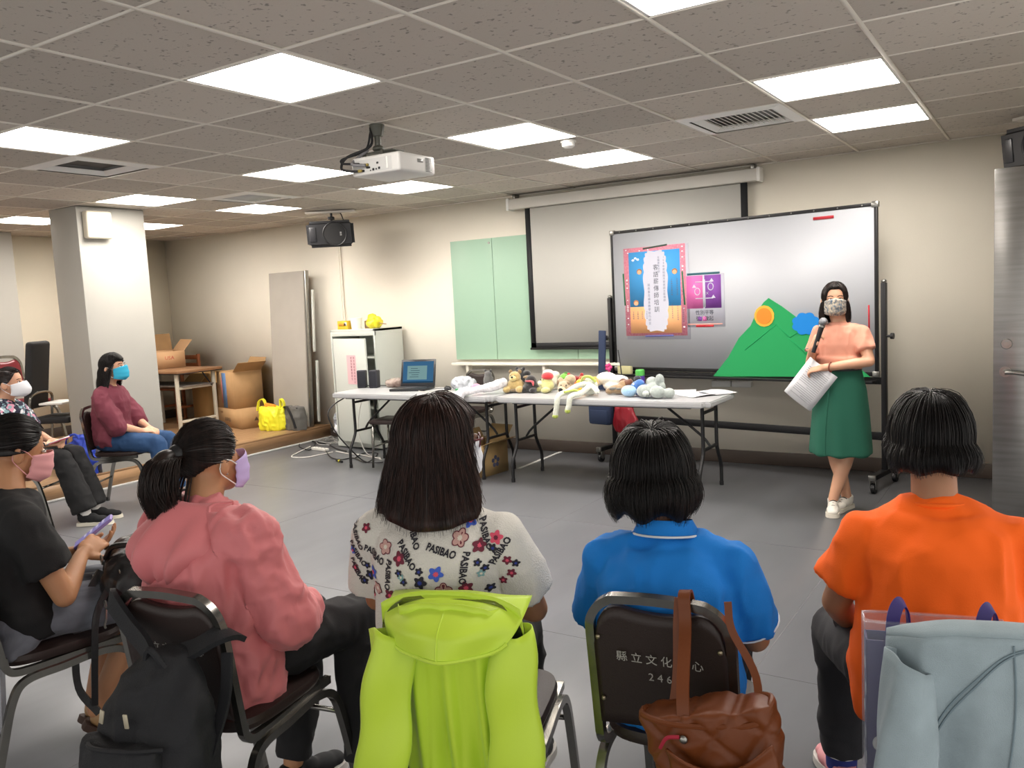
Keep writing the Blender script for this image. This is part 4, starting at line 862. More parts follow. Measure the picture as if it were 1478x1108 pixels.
# ------------------------------------------------------------------ plush animals on the table
PM = {}
def plm(h):
    if h not in PM: PM[h] = mat('plush '+h, h, .95, var=.12, vscale=60, bump=.5, bscale=160, sheen=.6)
    return PM[h]
def toy(label, u, v, yaw, body, parts=(), dy=0, voxel=.006):
    p = T(u, v); p.y = min(max(p.y+dy, 5.64), 6.10); o = empty('plush_toy', (p.x, p.y, TZ), R_(yaw), label, 'plush toy'); o.scale = (1.16,)*3
    bm = NB(); [ell(bm, c, r, u=14, v=10) for c, r in body[1]]; remesh('body', bm, plm(body[0]), o, voxel, 2)
    for nm, h, es in parts:
        bm = NB(); [ell(bm, c, r, u=14, v=10) for c, r in es]
        if len(es) > 1 and es[0][1] != es[1][1] or len(es) > 2: remesh(nm, bm, plm(h), o, voxel, 2)
        else: build(nm, bm, plm(h), o)
    return o
def eyes(x, y, z, r=.006): return [('eye', '0c0c0e', [((-x,y,z),(r,r,r))]), ('eye', '0c0c0e', [((x,y,z),(r,r,r))])]
toy('tan plush bear wearing a brown cap, leftmost sitting toy', 745, 566, 10, ('b39a62', [((0,0,.05),(.07,.06,.05)), ((0,-.01,.11),(.045,.042,.045)), ((-.05,-.05,.025),(.03,.04,.025)), ((.05,-.05,.025),(.03,.04,.025))]), [('hat', '6a5a40', [((0,.02,.02),(.10,.09,.022)), ((0,.02,.03),(.08,.07,.03))]), ('muzzle', 'd9c684', [((0,-.045,.105),(.026,.025,.022))]), ('nose', '141214', [((0,-.066,.117),(.010,.008,.008))]), ('ear', '8a7048', [((-.035,0,.15),(.016,.01,.016))]), ('ear', '8a7048', [((.035,0,.15),(.016,.01,.016))])]+eyes(.016,-.05,.128,.004))
toy('black plush animal with a pink ribbon beside the tan bear', 767, 566, 0, ('151417', [((0,0,.04),(.06,.06,.04)), ((0,0,.08),(.045,.045,.045)), ((-.04,-.04,.02),(.025,.035,.02)), ((.04,-.04,.02),(.025,.035,.02))]), [('ribbon', 'c9505a', [((.01,-.04,.085),(.04,.012,.008)), ((.045,-.045,.07),(.01,.008,.022))]), ('scarf', '8a7048', [((-.03,0,.11),(.03,.03,.012))])])
toy('black plush animal peeking highest behind the ribboned one', 780, 556, 0, ('131316', [((0,0,.07),(.07,.05,.07)), ((-.01,0,.13),(.035,.035,.03)), ((.05,0,.12),(.03,.03,.025))]), [('ear', '1e1e22', [((-.035,0,.155),(.014,.01,.014))]), ('ear', '1e1e22', [((.02,0,.155),(.014,.01,.014))])])
toy('dark grey plush head peeking behind the tan bear', 763, 549, 0, ('5a5a58', [((0,0,.06),(.04,.04,.06)), ((0,0,.115),(.03,.03,.026))]), [('ear', '3a3a3a', [((-.024,0,.14),(.01,.008,.012))]), ('ear', '3a3a3a', [((.024,0,.14),(.01,.008,.012))])])
toy('pale yellow plush animal with a red cap lying on its side', 790, 566, -20, ('ccc987', [((0,0,.05),(.055,.05,.05)), ((.0,0,.085),(.042,.04,.04)), ((-.07,-.03,.022),(.05,.03,.02)), ((.04,-.05,.022),(.03,.035,.02))]), [('cap', 'd2333a', [((.01,.0,.115),(.045,.043,.030))]), ('muzzle', 'e5e2b8', [((-.02,-.045,.07),(.02,.018,.018))])]+eyes(.014,-.044,.095,.004))
toy('small cream plush rabbit behind the dog', 804, 560, 0, ('ddd8c4', [((0,0,.05),(.035,.035,.05)), ((0,-.01,.095),(.026,.024,.024))]), [('ear', 'e8e4d4', [((-.014,0,.13),(.008,.006,.022))]), ('ear', 'e8e4d4', [((.014,0,.13),(.008,.006,.022))])]+eyes(.01,-.033,.1,.004))
toy('spotted beige plush dog with a big black nose', 818, 568, 15, ('b7a487', [((0,.02,.055),(.055,.06,.05)), ((-.01,-.04,.05),(.042,.045,.042)), ((.03,0,.1),(.04,.035,.035)), ((-.035,-.02,.09),(.022,.02,.03))]), [('muzzle', 'cfc09a', [((-.015,-.075,.035),(.03,.025,.026))]), ('nose', '0e0d0f', [((-.018,-.098,.038),(.017,.010,.014))]), ('ear', '7a6148', [((-.05,-.03,.075),(.012,.02,.026))]), ('patch', '8a7256', [((.02,-.035,.075),(.016,.014,.014))])]+eyes(.018,-.078,.068,.005))
toy('fluffy cream plush lamb behind the spotted dog', 828, 555, 0, ('e2dccb', [((0,0,.07),(.07,.05,.06)), ((-.03,0,.12),(.035,.03,.03)), ((.04,0,.11),(.035,.03,.03)), ((0,-.02,.13),(.03,.03,.025))]), [('face', 'cdbf9f', [((-.03,-.03,.115),(.018,.014,.018))])])
toy('bright yellow and orange plush giraffe with patches', 850, 565, -5, ('f0b428', [((0,0,.045),(.075,.05,.045)), ((-.06,-.02,.05),(.035,.035,.04)), ((.06,-.02,.07),(.03,.03,.04)), ((.02,-.05,.03),(.02,.04,.02)), ((-.03,-.05,.025),(.02,.04,.02))]), [('patch', 'e2691e', [((-.075,-.04,.045),(.028,.018,.028))]), ('patch', 'e2691e', [((-.05,.0,.09),(.026,.022,.02))]), ('patch', 'd8551e', [((.03,-.045,.06),(.014,.01,.014))]), ('muzzle', 'e89a98', [((.07,-.035,.085),(.02,.015,.013))])])
toy('round green plush ball-shaped creature behind the giraffe', 845, 556, 0, ('6fae3c', [((0,0,.09),(.042,.038,.035)), ((0,0,.04),(.04,.04,.04))]), [('leaf', '4a8a2c', [((.01,0,.125),(.02,.008,.008))])], dy=.05)
toy('dark red plush crab shape behind the giraffe on the right', 861, 556, 0, ('8f2222', [((0,0,.08),(.045,.03,.025)), ((-.04,0,.10),(.016,.014,.018)), ((.045,0,.10),(.016,.014,.018)), ((0,0,.04),(.03,.03,.04))]), [('claw', 'a82c2a', [((-.05,-.01,.115),(.014,.01,.014))]), ('claw', 'a82c2a', [((.055,-.01,.115),(.014,.01,.014))])], dy=.05)
toy('brown striped plush hedgehog between the lime puppet and blue toy', 893, 569, 20, ('9a7f5e', [((0,0,.035),(.07,.05,.033)), ((.04,.02,.06),(.045,.04,.035)), ((-.06,-.01,.025),(.03,.028,.022))]), [('spines', '6b3f2a', [((.06,.02,.065),(.045,.04,.033)), ((.03,.04,.075),(.03,.03,.03)), ((.08,.0,.08),(.02,.02,.025))]), ('stripe', '6a6a66', [((-.03,-.035,.045),(.03,.014,.01))]), ('stripe', '6a6a66', [((.005,-.042,.042),(.02,.012,.008))])])
toy('blue plush donkey with pale blue muzzle and dark mane', 916, 572, -5, ('3f74bd', [((.02,.02,.055),(.055,.05,.05)), ((.04,.0,.085),(.035,.03,.03)), ((.06,.03,.04),(.04,.04,.04))]), [('muzzle', '9dc3e2', [((-.02,-.035,.04),(.055,.042,.038))]), ('mane', '1b1d2c', [((.02,.01,.115),(.025,.02,.022))]), ('eye_patch', 'dfe7ee', [((.01,-.03,.085),(.008,.005,.008))])])
toy('grey long-eared plush dog, rightmost of the toys', 944, 574, -8, ('a3aca8', [((-.055,-.03,.045),(.05,.042,.042)), ((.045,-.03,.042),(.052,.04,.04)), ((0,.02,.06),(.06,.05,.045)), ((-.03,.03,.10),(.04,.035,.033)), ((.11,0,.035),(.04,.035,.033))]), [('ear', '98a19e', [((.04,.01,.11),(.032,.028,.045)), ((.065,.0,.07),(.022,.02,.03))]), ('muzzle', 'b9c0bb', [((-.02,-.065,.035),(.022,.02,.018))]), ('sole', '5c625f', [((-.005,-.072,.02),(.014,.008,.01))])])
toy('long white plush goose lying behind the blue donkey', 918, 556, 0, ('e4e1d6', [((-.06,0,.09),(.08,.04,.045)), ((.03,0,.08),(.08,.04,.035)), ((.0,0,.04),(.09,.045,.04)), ((-.14,0,.06),(.05,.03,.025))]), [('beak', 'cf8a4a', [((-.15,0,.085),(.03,.02,.016))])], dy=.06)
# white puppet arm with pink paw, hanging over the table edge
o = empty('plush_toy', (-4.02, 5.62, TZ), 0, 'long white plush arm with a pink paw hanging over the front table edge', 'plush toy')
bm = NB(); pts = smooth_path([(.17,.22,.09), (.10,.13,.06), (.0,.03,.045), (-.045,-.085,.03), (-.055,-.125,-.06), (-.06,-.13,-.19)], 5)
chain(bm, pts, [.032+.006*math.sin(k*.5) for k in range(len(pts))], 12); ell(bm, (-.06,-.13,-.20), (.045,.035,.05)); remesh('arm', bm, plm('dcdbe0'), o, .006, 3, wrinkle(.005, (30,30,20)))
for c, r in (((-.06,-.165,-.20),.019), ((-.085,-.158,-.165),.009), ((-.06,-.165,-.16),.009), ((-.035,-.158,-.165),.009)): bm = NB(); ell(bm, c, (r,.006,r)); build('paw_pad', bm, plm('e0809a'), o)
# white and lime long puppet draped over the edge
o = empty('plush_toy', (-3.05, 5.66, TZ), 0, 'white and lime long-limbed plush frog draped over the front table edge', 'plush toy')
bm = NB()
for P_, R0 in (([(.02,.18,.10), (-.03,.05,.085), (-.07,-.03,.05), (-.095,-.13,.03), (-.11,-.145,-.06), (-.12,-.15,-.12)], .022), ([(.03,.17,.10), (.06,.05,.07), (.04,-.03,.04), (.01,-.13,.025), (-.0,-.145,-.04), (-.01,-.15,-.07)], .022), ([(.03,.15,.08), (.12,.06,.07), (.16,.02,.05)], .02)):
    ps = smooth_path(P_, 5); chain(bm, ps, [R0]*len(ps), 10)
ell(bm, (.02,.17,.07), (.07,.05,.07)); remesh('body', bm, plm('dcdfd0'), o, .006, 3)
for c, r in (((-.12,-.152,-.125),(.025,.022,.02)), ((-.01,-.152,-.08),(.024,.02,.022))): bm = NB(); ell(bm, c, r); build('foot', bm, plm('a9b84c'), o)
tube('lime_trim', plm('b3c25a'), o, [(-.05,.16,.10), (-.01,.13,.145), (.05,.12,.15), (.09,.14,.11)], .012); tube('lime_trim', plm('b3c25a'), o, [(.03,.0,.05), (-.02,-.02,.06), (-.06,-.10,.055)], .010)
# ------------------------------------------------------------------ people
def mat_skin(h): return mat('skin '+h, h, .5, var=.06, vscale=12, bump=.04, bscale=150, sss=.08)
m_skin1 = mat_skin('d3a082'); m_skin2 = mat_skin('b98661'); m_skin3 = mat_skin('a07050')
m_eyew = mat('eye white', 'e8e4df', .3); m_iris = mat('iris', '1a1210', .2)
def hair_mat(name, h, h2):
    m = mat(name, h, .38, col2=h2, vscale=26, stretch=(3,3,.35), spec=.35); return m
m_hblk = hair_mat('black hair', '1d1716', '0b0909'); m_hbrn = hair_mat('brown hair', '3d2620', '180d0b'); m_hdk = hair_mat('dark brown hair', '2c1f1b', '0f0a09')
def headM(c, yaw=0, pitch=0, roll=0, s=1):
    return Matrix.Translation(c) @ Matrix.Rotation(R_(yaw), 4, 'Z') @ Matrix.Rotation(R_(pitch), 4, 'X') @ Matrix.Rotation(R_(roll), 4, 'Y') @ Matrix.Scale(s, 4)
def hell(bm, HM, c, r): 
    sphere_into(bm, HM @ Matrix.Translation(c) @ Matrix.Diagonal((r[0], r[1], r[2], 1)), 20, 14)
def head_shapes(bm, HM):
    hell(bm, HM, (0,-.012,.022), (.073,.090,.086)); hell(bm, HM, (0,.022,-.03), (.060,.066,.078)); hell(bm, HM, (0,.052,-.085), (.030,.028,.022))
    for s in (-1, 1): hell(bm, HM, (s*.034,.052,-.035), (.026,.026,.026)); hell(bm, HM, (s*.074,-.006,-.018), (.010,.018,.030)); hell(bm, HM, (s*.085,-.016,-.014), (.006,.015,.028)); hell(bm, HM, (s*.082,-.008,-.034), (.007,.010,.012))
    for k in range(5):
        t = k/4; hell(bm, HM, (0, .084+.020*t, .008-.034*t), (.008+.004*t, .009, .010))
def hand_shapes(bm, wrist, d, n, side, curl=.5, s=1.0, spread=.0, thumb=.5):
    """d: along the hand, n: where the palm faces, side: +1/-1 picks the thumb side"""
    d = V(d).normalized(); n = V(n); n = (n-d*n.dot(d)).normalized(); t = d.cross(n)*side; w0 = V(wrist)
    rm = Matrix((t, d, n)).transposed()
    ell(bm, w0+d*.045*s, (.038*s, .050*s, .0145*s), rm, 16, 12); ell(bm, w0+d*.068*s, (.039*s, .022*s, .0125*s), rm, 16, 12)
    cap_(bm, w0, .024*s, w0+d*.03*s, .022*s, 12)
    for k, (off, L) in enumerate(((.029,.066), (.010,.074), (-.010,.068), (-.029,.053))):
        p = w0+(d*.082+t*off)*s; a = .15+.04*k; dirv = (d+t*off*spread*8).normalized()
        for j, f in enumerate((.45,.30,.25)):
            a += curl*(.55 if j == 0 else .8); q = p+(dirv*math.cos(a)+n*math.sin(a))*L*f*s
            cap_(bm, p, (.0088-.0008*j)*s, q, (.0082-.0009*j)*s, 10); p = q
    p = w0+(d*.022+t*.026)*s; q = p+(t*.62+d*.55+n*.35*thumb).normalized()*.042*s; r = q+(d*.85+t*.15+n*.45*thumb).normalized()*.030*s
    cap_(bm, p, .014*s, q, .0105*s, 10); cap_(bm, q, .0105*s, r, .0085*s, 10)
def limb(bm, a, b, c, r0, r1, r2, r3, n=16):
    a, b, c = V(a), V(b), V(c); m1 = a.lerp(b, .45); m2 = b.lerp(c, .35)
    cap_(bm, a, r0, m1, r0*.96, n); cap_(bm, m1, r0*.96, b, r1, n); cap_(bm, b, r1, m2, r2, n); cap_(bm, m2, r2, c, r3, n)
def mirror(p): return V((-p[0], p[1], p[2]))
BASE = dict(pelvis=(0,-.07,.55), waist=(0,-.09,.68), chest=(0,-.08,.83), neck=(0,-.07,.955), head=(0,-.035,1.08),
 sh=(.155,-.075,.875), el=(.205,-.02,.66), wr=(.09,.16,.60), hip=(.085,-.06,.535), kn=(.105,.31,.50), an=(.11,.36,.09))
def joints(**kw):
    J = {k: V(v) for k, v in BASE.items()}; out = {}
    for k in ('pelvis','waist','chest','neck','head'): out[k] = V(kw.get(k, J[k]))
    for k in ('sh','el','wr','hip','kn','an'):
        base = V(kw.get(k, J[k])); out[k+'R'] = V(kw.get(k+'R', base)); out[k+'L'] = V(kw.get(k+'L', mirror(base)))
    return out
def torso_rings(J, e=0, wide=1.0, low=0):
    P, W, C, N = J['pelvis'], J['waist'], J['chest'], J['neck']; L = lambda a, b, t: a.lerp(b, t)
    sp = L(C, N, .45)
    R = [(P-V((0,0,.07+low)), .150, .105), (P, .165, .118), (L(P,W,.5), .152, .110), (W, .136+.5*e, .100+.3*e), (L(W,C,.5), .142, .104), (C, .150, .108), (sp, .140, .088), (L(C,N,.78), .095, .068)]
    return [(p.x, p.y, p.z, rx*wide+e, ry*wide+e) for p, rx, ry in R]
def body_mesh(parent, J, HM, skin, hands=(), voxel=.006, legs=True, wide=1.0, arm=1.0):
    bm = NB(); loft(bm, torso_rings(J, -.006, wide)); head_shapes(bm, HM)
    hb = HM @ V((0,-.022,-.045)); cap_(bm, hb, .050, J['neck'], .052); cap_(bm, J['neck'], .052, J['chest'].lerp(J['neck'], .5), .075)
    for s in 'RL':
        cap_(bm, J['chest'].lerp(J['neck'], .6), .06, J['sh'+s], .046*wide)
        limb(bm, J['sh'+s], J['el'+s], J['wr'+s], .043*arm, .036*arm, .035*arm, .024)
        if legs: limb(bm, J['hip'+s], J['kn'+s], J['an'+s], .070, .050, .050, .032)
    for h in hands: hand_shapes(bm, *h)
    return remesh('body', bm, skin, parent, voxel, 3)
def shirt(parent, J, m, ease=.016, sl=.7, hem=.0, sw=.062, ew=.070, wide=1.0, voxel=.008, folds=None, name='shirt', slR=None, slL=None, long=False, cuff=.04, neckr=.07, smooth=5, collar_gap=True):
    bm = NB(); R = torso_rings(J, ease, wide, hem); loft(bm, R); ell(bm, J['neck']-V((0,0,.022)), (neckr*1.12, neckr*1.02, .030))
    for s in 'RL':
        a, b, c = J['sh'+s], J['el'+s], J['wr'+s]
        cap_(bm, J['chest'].lerp(J['neck'], .62), neckr*.95, a, sw*.93)
        if long:
            cap_(bm, a, sw, b, ew); m2 = b.lerp(c, .5); cap_(bm, b, ew, m2, (ew+cuff)/2+.004); cyl(bm, m2, b.lerp(c, sl), (ew+cuff)/2+.004, cuff, 20)
        else:
            t = {'R': slR, 'L': slL}[s] or sl; e = a.lerp(b, t); ell(bm, a, sw); cyl(bm, a, e, sw, ew, 24)
    return remesh(name, bm, m, parent, voxel, smooth, folds)
def trousers(parent, J, m, voxel=.009, folds=None, w=1.0, name='trousers', hemr=.05, leg=1.0):
    bm = NB(); P = J['pelvis']; ell(bm, P+V((0,0,-.01)), (.168*w, .135*w, .115)); ell(bm, P+V((0,.0,-.04)), (.165*w,.15*w,.07))
    for s in 'RL':
        a, b, c = J['hip'+s], J['kn'+s], J['an'+s]
        cap_(bm, a, .088*w, a.lerp(b,.5), .080*w); cap_(bm, a.lerp(b,.5), .080*w, b, .064*w); cap_(bm, b, .064*w, b.lerp(c,.4), .060*w*leg); cyl(bm, b.lerp(c,.4), b.lerp(c,.97), .060*w*leg, hemr, 24)
    return remesh(name, bm, m, parent, voxel, 5, folds or wrinkle(.007, (12,12,12), 3))
def shoe(parent, ankle, yaw, m_up, m_sole, L=.24, lace=None, name='shoe', accent=None, pitch=0, low=True):
    """yaw in the person's frame; the sole rests on the floor"""
    base = V((ankle[0], ankle[1], 0 if pitch == 0 else ankle[2]-.085)); Mx = Matrix.Translation(base) @ Matrix.Rotation(R_(yaw), 4, 'Z') @ Matrix.Rotation(R_(pitch), 4, 'X')
    bm = NB(); out = [(-.030,-.055), (.030,-.055), (.036,0), (.038,.06), (.046,.11), (.040,.155), (.018,.180), (-.018,.180), (-.040,.155), (-.044,.11), (-.034,.06), (-.034,0)]
    pts = smooth_path([(x, y, 0) for x, y in out], 3, True); lo = [bm.verts.new(Mx @ (p*(L/.24)*1.03+V((0,0,.002)))) for p in pts]; hi = [bm.verts.new(Mx @ (p*(L/.24)*1.0+V((0,0,.026)))) for p in pts]
    n = len(pts)
    for i in range(n): bm.faces.new((lo[i], lo[(i+1) % n], hi[(i+1) % n], hi[i]))
    bm.faces.new(lo[::-1]); bm.faces.new(hi)
    sole_bm = bm
    bm = NB(); k = L/.24
    for c, r in (((0,-.012,.055),(.035,.045,.042)), ((0,.04,.048),(.037,.05,.038)), ((0,.10,.038),(.042,.055,.028)), ((0,.145,.034),(.036,.035,.022))): hell(bm, Mx, V(c)*k, V(r)*k)
    cyl(bm, Mx @ V((0,-.015,.05)), Mx @ V((0,-.012,.088 if low else .11)), .036, .038, 20)
    up = remesh(name, bm, m_up, parent, .006, 3); build('sole', sole_bm, m_sole, up)
    if lace:
        for j in range(4):
            y = .035+.022*j; z = .083-.011*j; pts = [Mx @ V((-.022, y, z-.008)), Mx @ V((0, y+.006, z+.002)), Mx @ V((.022, y, z-.008))]
            tube('lace', lace, up, pts, .0035, 6, 3)
    if accent: bm = NB(); hell(bm, Mx, (0,-.055,.055), (.012,.008,.022)); build('heel_tab', bm, accent, up)
    return up
def face_bits(parent, HM, brow=m_hblk):
    for s in (-1, 1):
        bm = NB(); hell(bm, HM, (s*.029,.0785,.010), (.0135,.007,.0062)); e = build('eye', bm, m_eyew, parent)
        bm = NB(); hell(bm, HM, (s*.029,.0838,.010), (.0062,.003,.0062)); build('iris', bm, m_iris, e)
        tube('eyelid', brow, e, [HM @ V((s*.014,.086,.013)), HM @ V((s*.029,.0865,.0178)), HM @ V((s*.044,.075,.0125))], .0016, 6, 4)
        tube('eyebrow', brow, parent, [HM @ V((s*.013,.087,.029)), HM @ V((s*.030,.086,.035)), HM @ V((s*.048,.073,.029))], .0026, 6, 4)
def face_mask(parent, HM, m, label=None, pleat=.0016, duck=0, loop=None, up=0):
    def fn(a, b):
        u = a*2-1; an = u*1.32; cb = math.sin(PI*b); hw = 1-.30*abs(u)**1.5
        z = -.048+up+(.5-b)*.112*hw+(.010*(1-abs(u))**1 if b < .3 else 0)*(1-b/.3 if b < .3 else 0)
        y = .020+.078*math.cos(an)+(.020+.014*cb+duck*cb)*math.cos(an)**2
        if b > .8: y -= (b-.8)*.10*math.cos(an)
        return HM @ V((.0735*math.sin(an), y-.004+pleat*math.sin(b*19), z))
    o = sheet('face_mask', m, parent, fn, 25, 15, .0018)
    if label: o['label'] = label
    lm = loop or m
    for s in (-1, 1):
        tube('ear_loop', lm, o, [HM @ V((s*.076,.036,-.015+up)), HM @ V((s*.083,.012,-.0)), HM @ V((s*.086,-.018,.005)), HM @ V((s*.084,-.028,-.02))], .0016, 6, 4)
        tube('ear_loop', lm, o, [HM @ V((s*.074,.032,-.078+up)), HM @ V((s*.082,.008,-.062)), HM @ V((s*.084,-.022,-.038)), HM @ V((s*.084,-.028,-.02))], .0016, 6, 4)
    return o
SC0, SR0 = V((0,-.014,.022)), V((.082,.101,.097))
def slerp(a, b, t):
    d = max(-1, min(1, a.dot(b))); w = math.acos(d)
    if w < 1e-4: return a.copy()
    return (a*math.sin((1-t)*w)+b*math.sin(t*w))/math.sin(w)
def hair_paths(parent, HM, m, pathfn, n=900, base=72, seg=14, r=.0013, th=.010, jit=.004, name='hair', seed=1, lenj=.12):
    rnd = random.Random(seed); bm = NB()
    rows = [pathfn(2*PI*i/base, 1.0) for i in range(base)]
    k = len(rows[0]); vs = [[bm.verts.new(HM @ p) for p in row] for row in rows]
    for i in range(base):
        for j in range(k-1): bm.faces.new((vs[i][j], vs[(i+1) % base][j], vs[(i+1) % base][j+1], vs[i][j+1]))
    bmesh.ops.remove_doubles(bm, verts=bm.verts, dist=.0004); bmesh.ops.recalc_face_normals(bm, faces=bm.faces)
    me = bpy.data.meshes.new(name); bm.to_mesh(me); bm.free(); o = link(name, me, m, parent)
    md = o.modifiers.new('s', 'SOLIDIFY'); md.thickness = th; md.offset = -1
    paths = []; HMn = np.array(HM)
    for q in range(n):
        a = rnd.uniform(0, 2*PI); kk = 1+abs(rnd.gauss(0, jit))*8; cut = 1-max(0, rnd.random()-.5)*lenj
        row = pathfn(a, kk, .90+.15*rnd.random()); m_ = max(3, int(len(row)*min(1, cut))); row = row[int(rnd.random()*3):m_]
        if len(row) < 3: continue
        w1 = rnd.uniform(-1, 1)*.0022; w2_ = rnd.uniform(-1,1)*.004; L = len(row); i = np.arange(L)
        P = np.array([tuple(p) for p in row]); P[:,0] += w1*np.sin(i*.9)+w2_*(i/L)**2; P[:,1] += w1*np.cos(i*.7)-w2_*(i/L)**2
        paths.append(P @ HMn[:3,:3].T+HMn[:3,3])
    strand_mesh('strands', paths, r, m, o)
    return o
def loose_hair(L, F, ez=None, crown=(0,-.30,.95), vol=1.0, wave=0, n1=9, n2=9, tuck=.0, drop=None):
    """path factory: over the skull from the crown, then hanging L(theta) long with outward profile F(theta, s)"""
    cr = V(crown).normalized()
    def fn(th, k, ls=.97):
        z = ez(th) if ez else -.15
        e = V((math.sin(th), math.cos(th), z)).normalized(); pts = []
        for i in range(n1):
            d = slerp(cr, e, i/(n1-1)); R = SR0*(1+(vol-1)*min(1, i/3))*k
            pts.append(SC0+V((d.x*R.x, d.y*R.y, d.z*R.z)))
        p = pts[-1]; l = L(th)*ls; out = V((math.sin(th), math.cos(th)*.9, 0))
        for i in range(1, n2+1):
            s = i/n2; q = p+V((0,0,-l*s))+out*(F(th, s)*k)
            if wave: q += out*wave*math.sin(s*9+th*3)*s+V((math.cos(th*5)*wave*.6*math.sin(s*8),0,0))
            pts.append(q)
        return pts
    return fn
def tied_hair(tie, zf, vol=1.0, n1=16):
    td = V(tie).normalized()
    def fn(th, k, ls=1):
        h = V((math.sin(th), math.cos(th), zf(th))).normalized(); pts = []
        for i in range(n1):
            t = i/(n1-1); d = slerp(h, td, t); b = 1+(vol-1)*math.sin(PI*min(1, t*1.1)*.9)+.0; R = SR0*b*k
            pts.append(SC0+V((d.x*R.x, d.y*R.y, d.z*R.z)))
        return pts
    return fn
def ss(x, a, b):
    t = max(0, min(1, (x-a)/(b-a))); return t*t*(3-2*t)
def thd(th): return abs(math.degrees((th+PI) % (2*PI)-PI))   # 0 at the face, 180 at the nape
def zt(th): t = thd(th); return .86-1.12*ss(t, 20, 80)-.62*ss(t, 100, 165)
def tail(parent, HM, m, pts, r0, n=350, seed=2, name='ponytail', spread=1.0, band=True):
    P = smooth_path([HM @ V(p) for p in pts], 6); rnd = random.Random(seed); N = len(P)
    prof = lambda t: r0*(.30+.80*math.sin(PI*min(1, t*.95+.04))**.8)*(1-.45*t**3)
    bm = NB(); sweep(bm, P, 1, 14, taper=lambda t: prof(t)*.66); o = build(name, bm, m, parent)
    paths = []
    for q in range(n):
        a = rnd.uniform(0, 2*PI); rr = rnd.uniform(.55, 1.2); fr = rnd.uniform(0, 6); m_ = int(N*rnd.uniform(.75, 1)); row = []
        for i in range(m_):
            t = i/N; R = prof(t)*rr; wv = .006*math.sin(fr+t*14)*t*spread; row.append(tuple(P[i]+V((math.cos(a)*R+wv, math.sin(a)*R*.8, wv))))
        if len(row) > 3: paths.append(row)
    strand_mesh('strands', paths, .0013, m, o)
    if band: bm = NB(); ell(bm, P[0], (r0*.62, r0*.5, r0*.62)); build('hair_band', bm, m_black, o)
    return o
def P_at(ch, dx=0, dy=0):   # a person's root stands at the chair's place, shifted in the chair's frame
    a = ch.rotation_euler.z; return V((ch.location.x+math.cos(a)*dx-math.sin(a)*dy, ch.location.y+math.sin(a)*dx+math.cos(a)*dy, ch.location.z)), a
# ---- cotton etc.
def cloth(name, h, **k): return mat(name, h, k.pop('rough', .85), bump=k.pop('bump', .12), bscale=k.pop('bscale', 350), sheen=k.pop('sheen', 0 if sum(srgb(h)[:3]) < .25 else .15), **k)
m_sockw = mat('white sock', 'd8d6d2', .9)
# ================= presenter
loc = V((-1.13, 5.66, 0))
o = empty('person', loc, R_(172), 'standing person in peach T-shirt and green skirt speaking into a microphone before the whiteboard', 'person')
J = joints(pelvis=(0,0,.86), waist=(0,0,.95), chest=(0,-.005,1.09), neck=(0,-.01,1.235), head=(.02,.02,1.375), sh=(.132,-.01,1.16),
  elR=(.180,.03,.955), wrR=(.105,.185,1.075), elL=(-.20,.05,.985), wrL=(.035,.185,.955), hip=(.075,0,.82), knR=(.045,.02,.44), knL=(-.055,-.01,.44), anR=(-.015,-.055,.085), anL=(.03,.06,.085))
HM = headM(J['head'], 22, -4, 0, .94)
hands = [((.105,.185,1.075), (-.35,.25,1), (-.8,-.3,.1), -1, 1.1, .95), ((.035,.185,.955), (1,.1,-.15), (0,-.5,-.9), -1, .8, .95)]
body_mesh(o, J, HM, m_skin1, hands, .0055, wide=.92, arm=.92); face_bits(o, HM)
m_peach = cloth('peach cotton', 'd3937c')
J2 = dict(J); J2['pelvis'] = V((0,0,1.005)); J2['waist'] = V((0,0,1.02))
sh_ = shirt(o, J2, m_peach, .008, .62, wide=.86, sw=.050, ew=.058, folds=lambda P, N: wrinkle(.006, (13,13,9), 2)(P, N), voxel=.007, neckr=.058)
bm = NB()
def skr(z, k): return (0, -.002, z, .13+.055*k, .10+.055*k)
loft(bm, [(0,0,.945,.128,.098), (0,0,.90,.140,.108), (0,0,.80,.162,.128), (0,0,.65,.178,.142), (0,0,.50,.190,.150), (0,0,.385,.198,.156), (0,0,.375,.19,.148)], 40)
remesh('skirt', bm, cloth('green twill', '1c5a47', rough=.9), o, .008, 3, lambda P, N: .006*np.sin(np.arctan2(P[:,1], P[:,0])*7+P[:,2]*3)*np.clip((.9-P[:,2])*2, 0, 1))
bm = NB(); sweep(bm, smooth_path([(.01,.139,.92), (.02,.160,.75), (.035,.170,.55), (.04,.170,.39)], 4), .005, 6); build('skirt_pleat', bm, bpy.data.materials['green twill'], o)
bm = NB(); loft(bm, [(0,0,.925,.137,.107), (0,0,.955,.135,.105)], 40); b = build('belt', bm, m_black, o); box('buckle', m_chrome, b, (.04,.107,.94), (.035,.008,.028))
for k_, (a_, yw) in enumerate(((J['anR'], -10), (J['anL'], 18))): shoe(o, a_, yw, mat('white trainer', 'dbd6cc', .6) if k_ == 0 else bpy.data.materials['white trainer'], mat('trainer sole', 'cfc8ba', .7) if k_ == 0 else bpy.data.materials['trainer sole'], .23, m_black, 'trainer')
m_msk = mat('patterned mask', 'c9b9a0', .8, col2='3f5a72', vscale=75, stretch=(1,1,1)); face_mask(o, HM, m_msk, 'mask with small blue and brown pattern', up=.002)
Lp = lambda th: .015+.155*ss(thd(th), 38, 66); Fp = lambda th, s: (.012*math.sin(PI*s)+.012*s)*ss(thd(th), 45, 80)
hair_paths(o, HM, m_hdk, loose_hair(Lp, Fp, lambda th: .95-1.2*ss(thd(th), 22, 72), (0,.15,.99)), 700, seed=5)
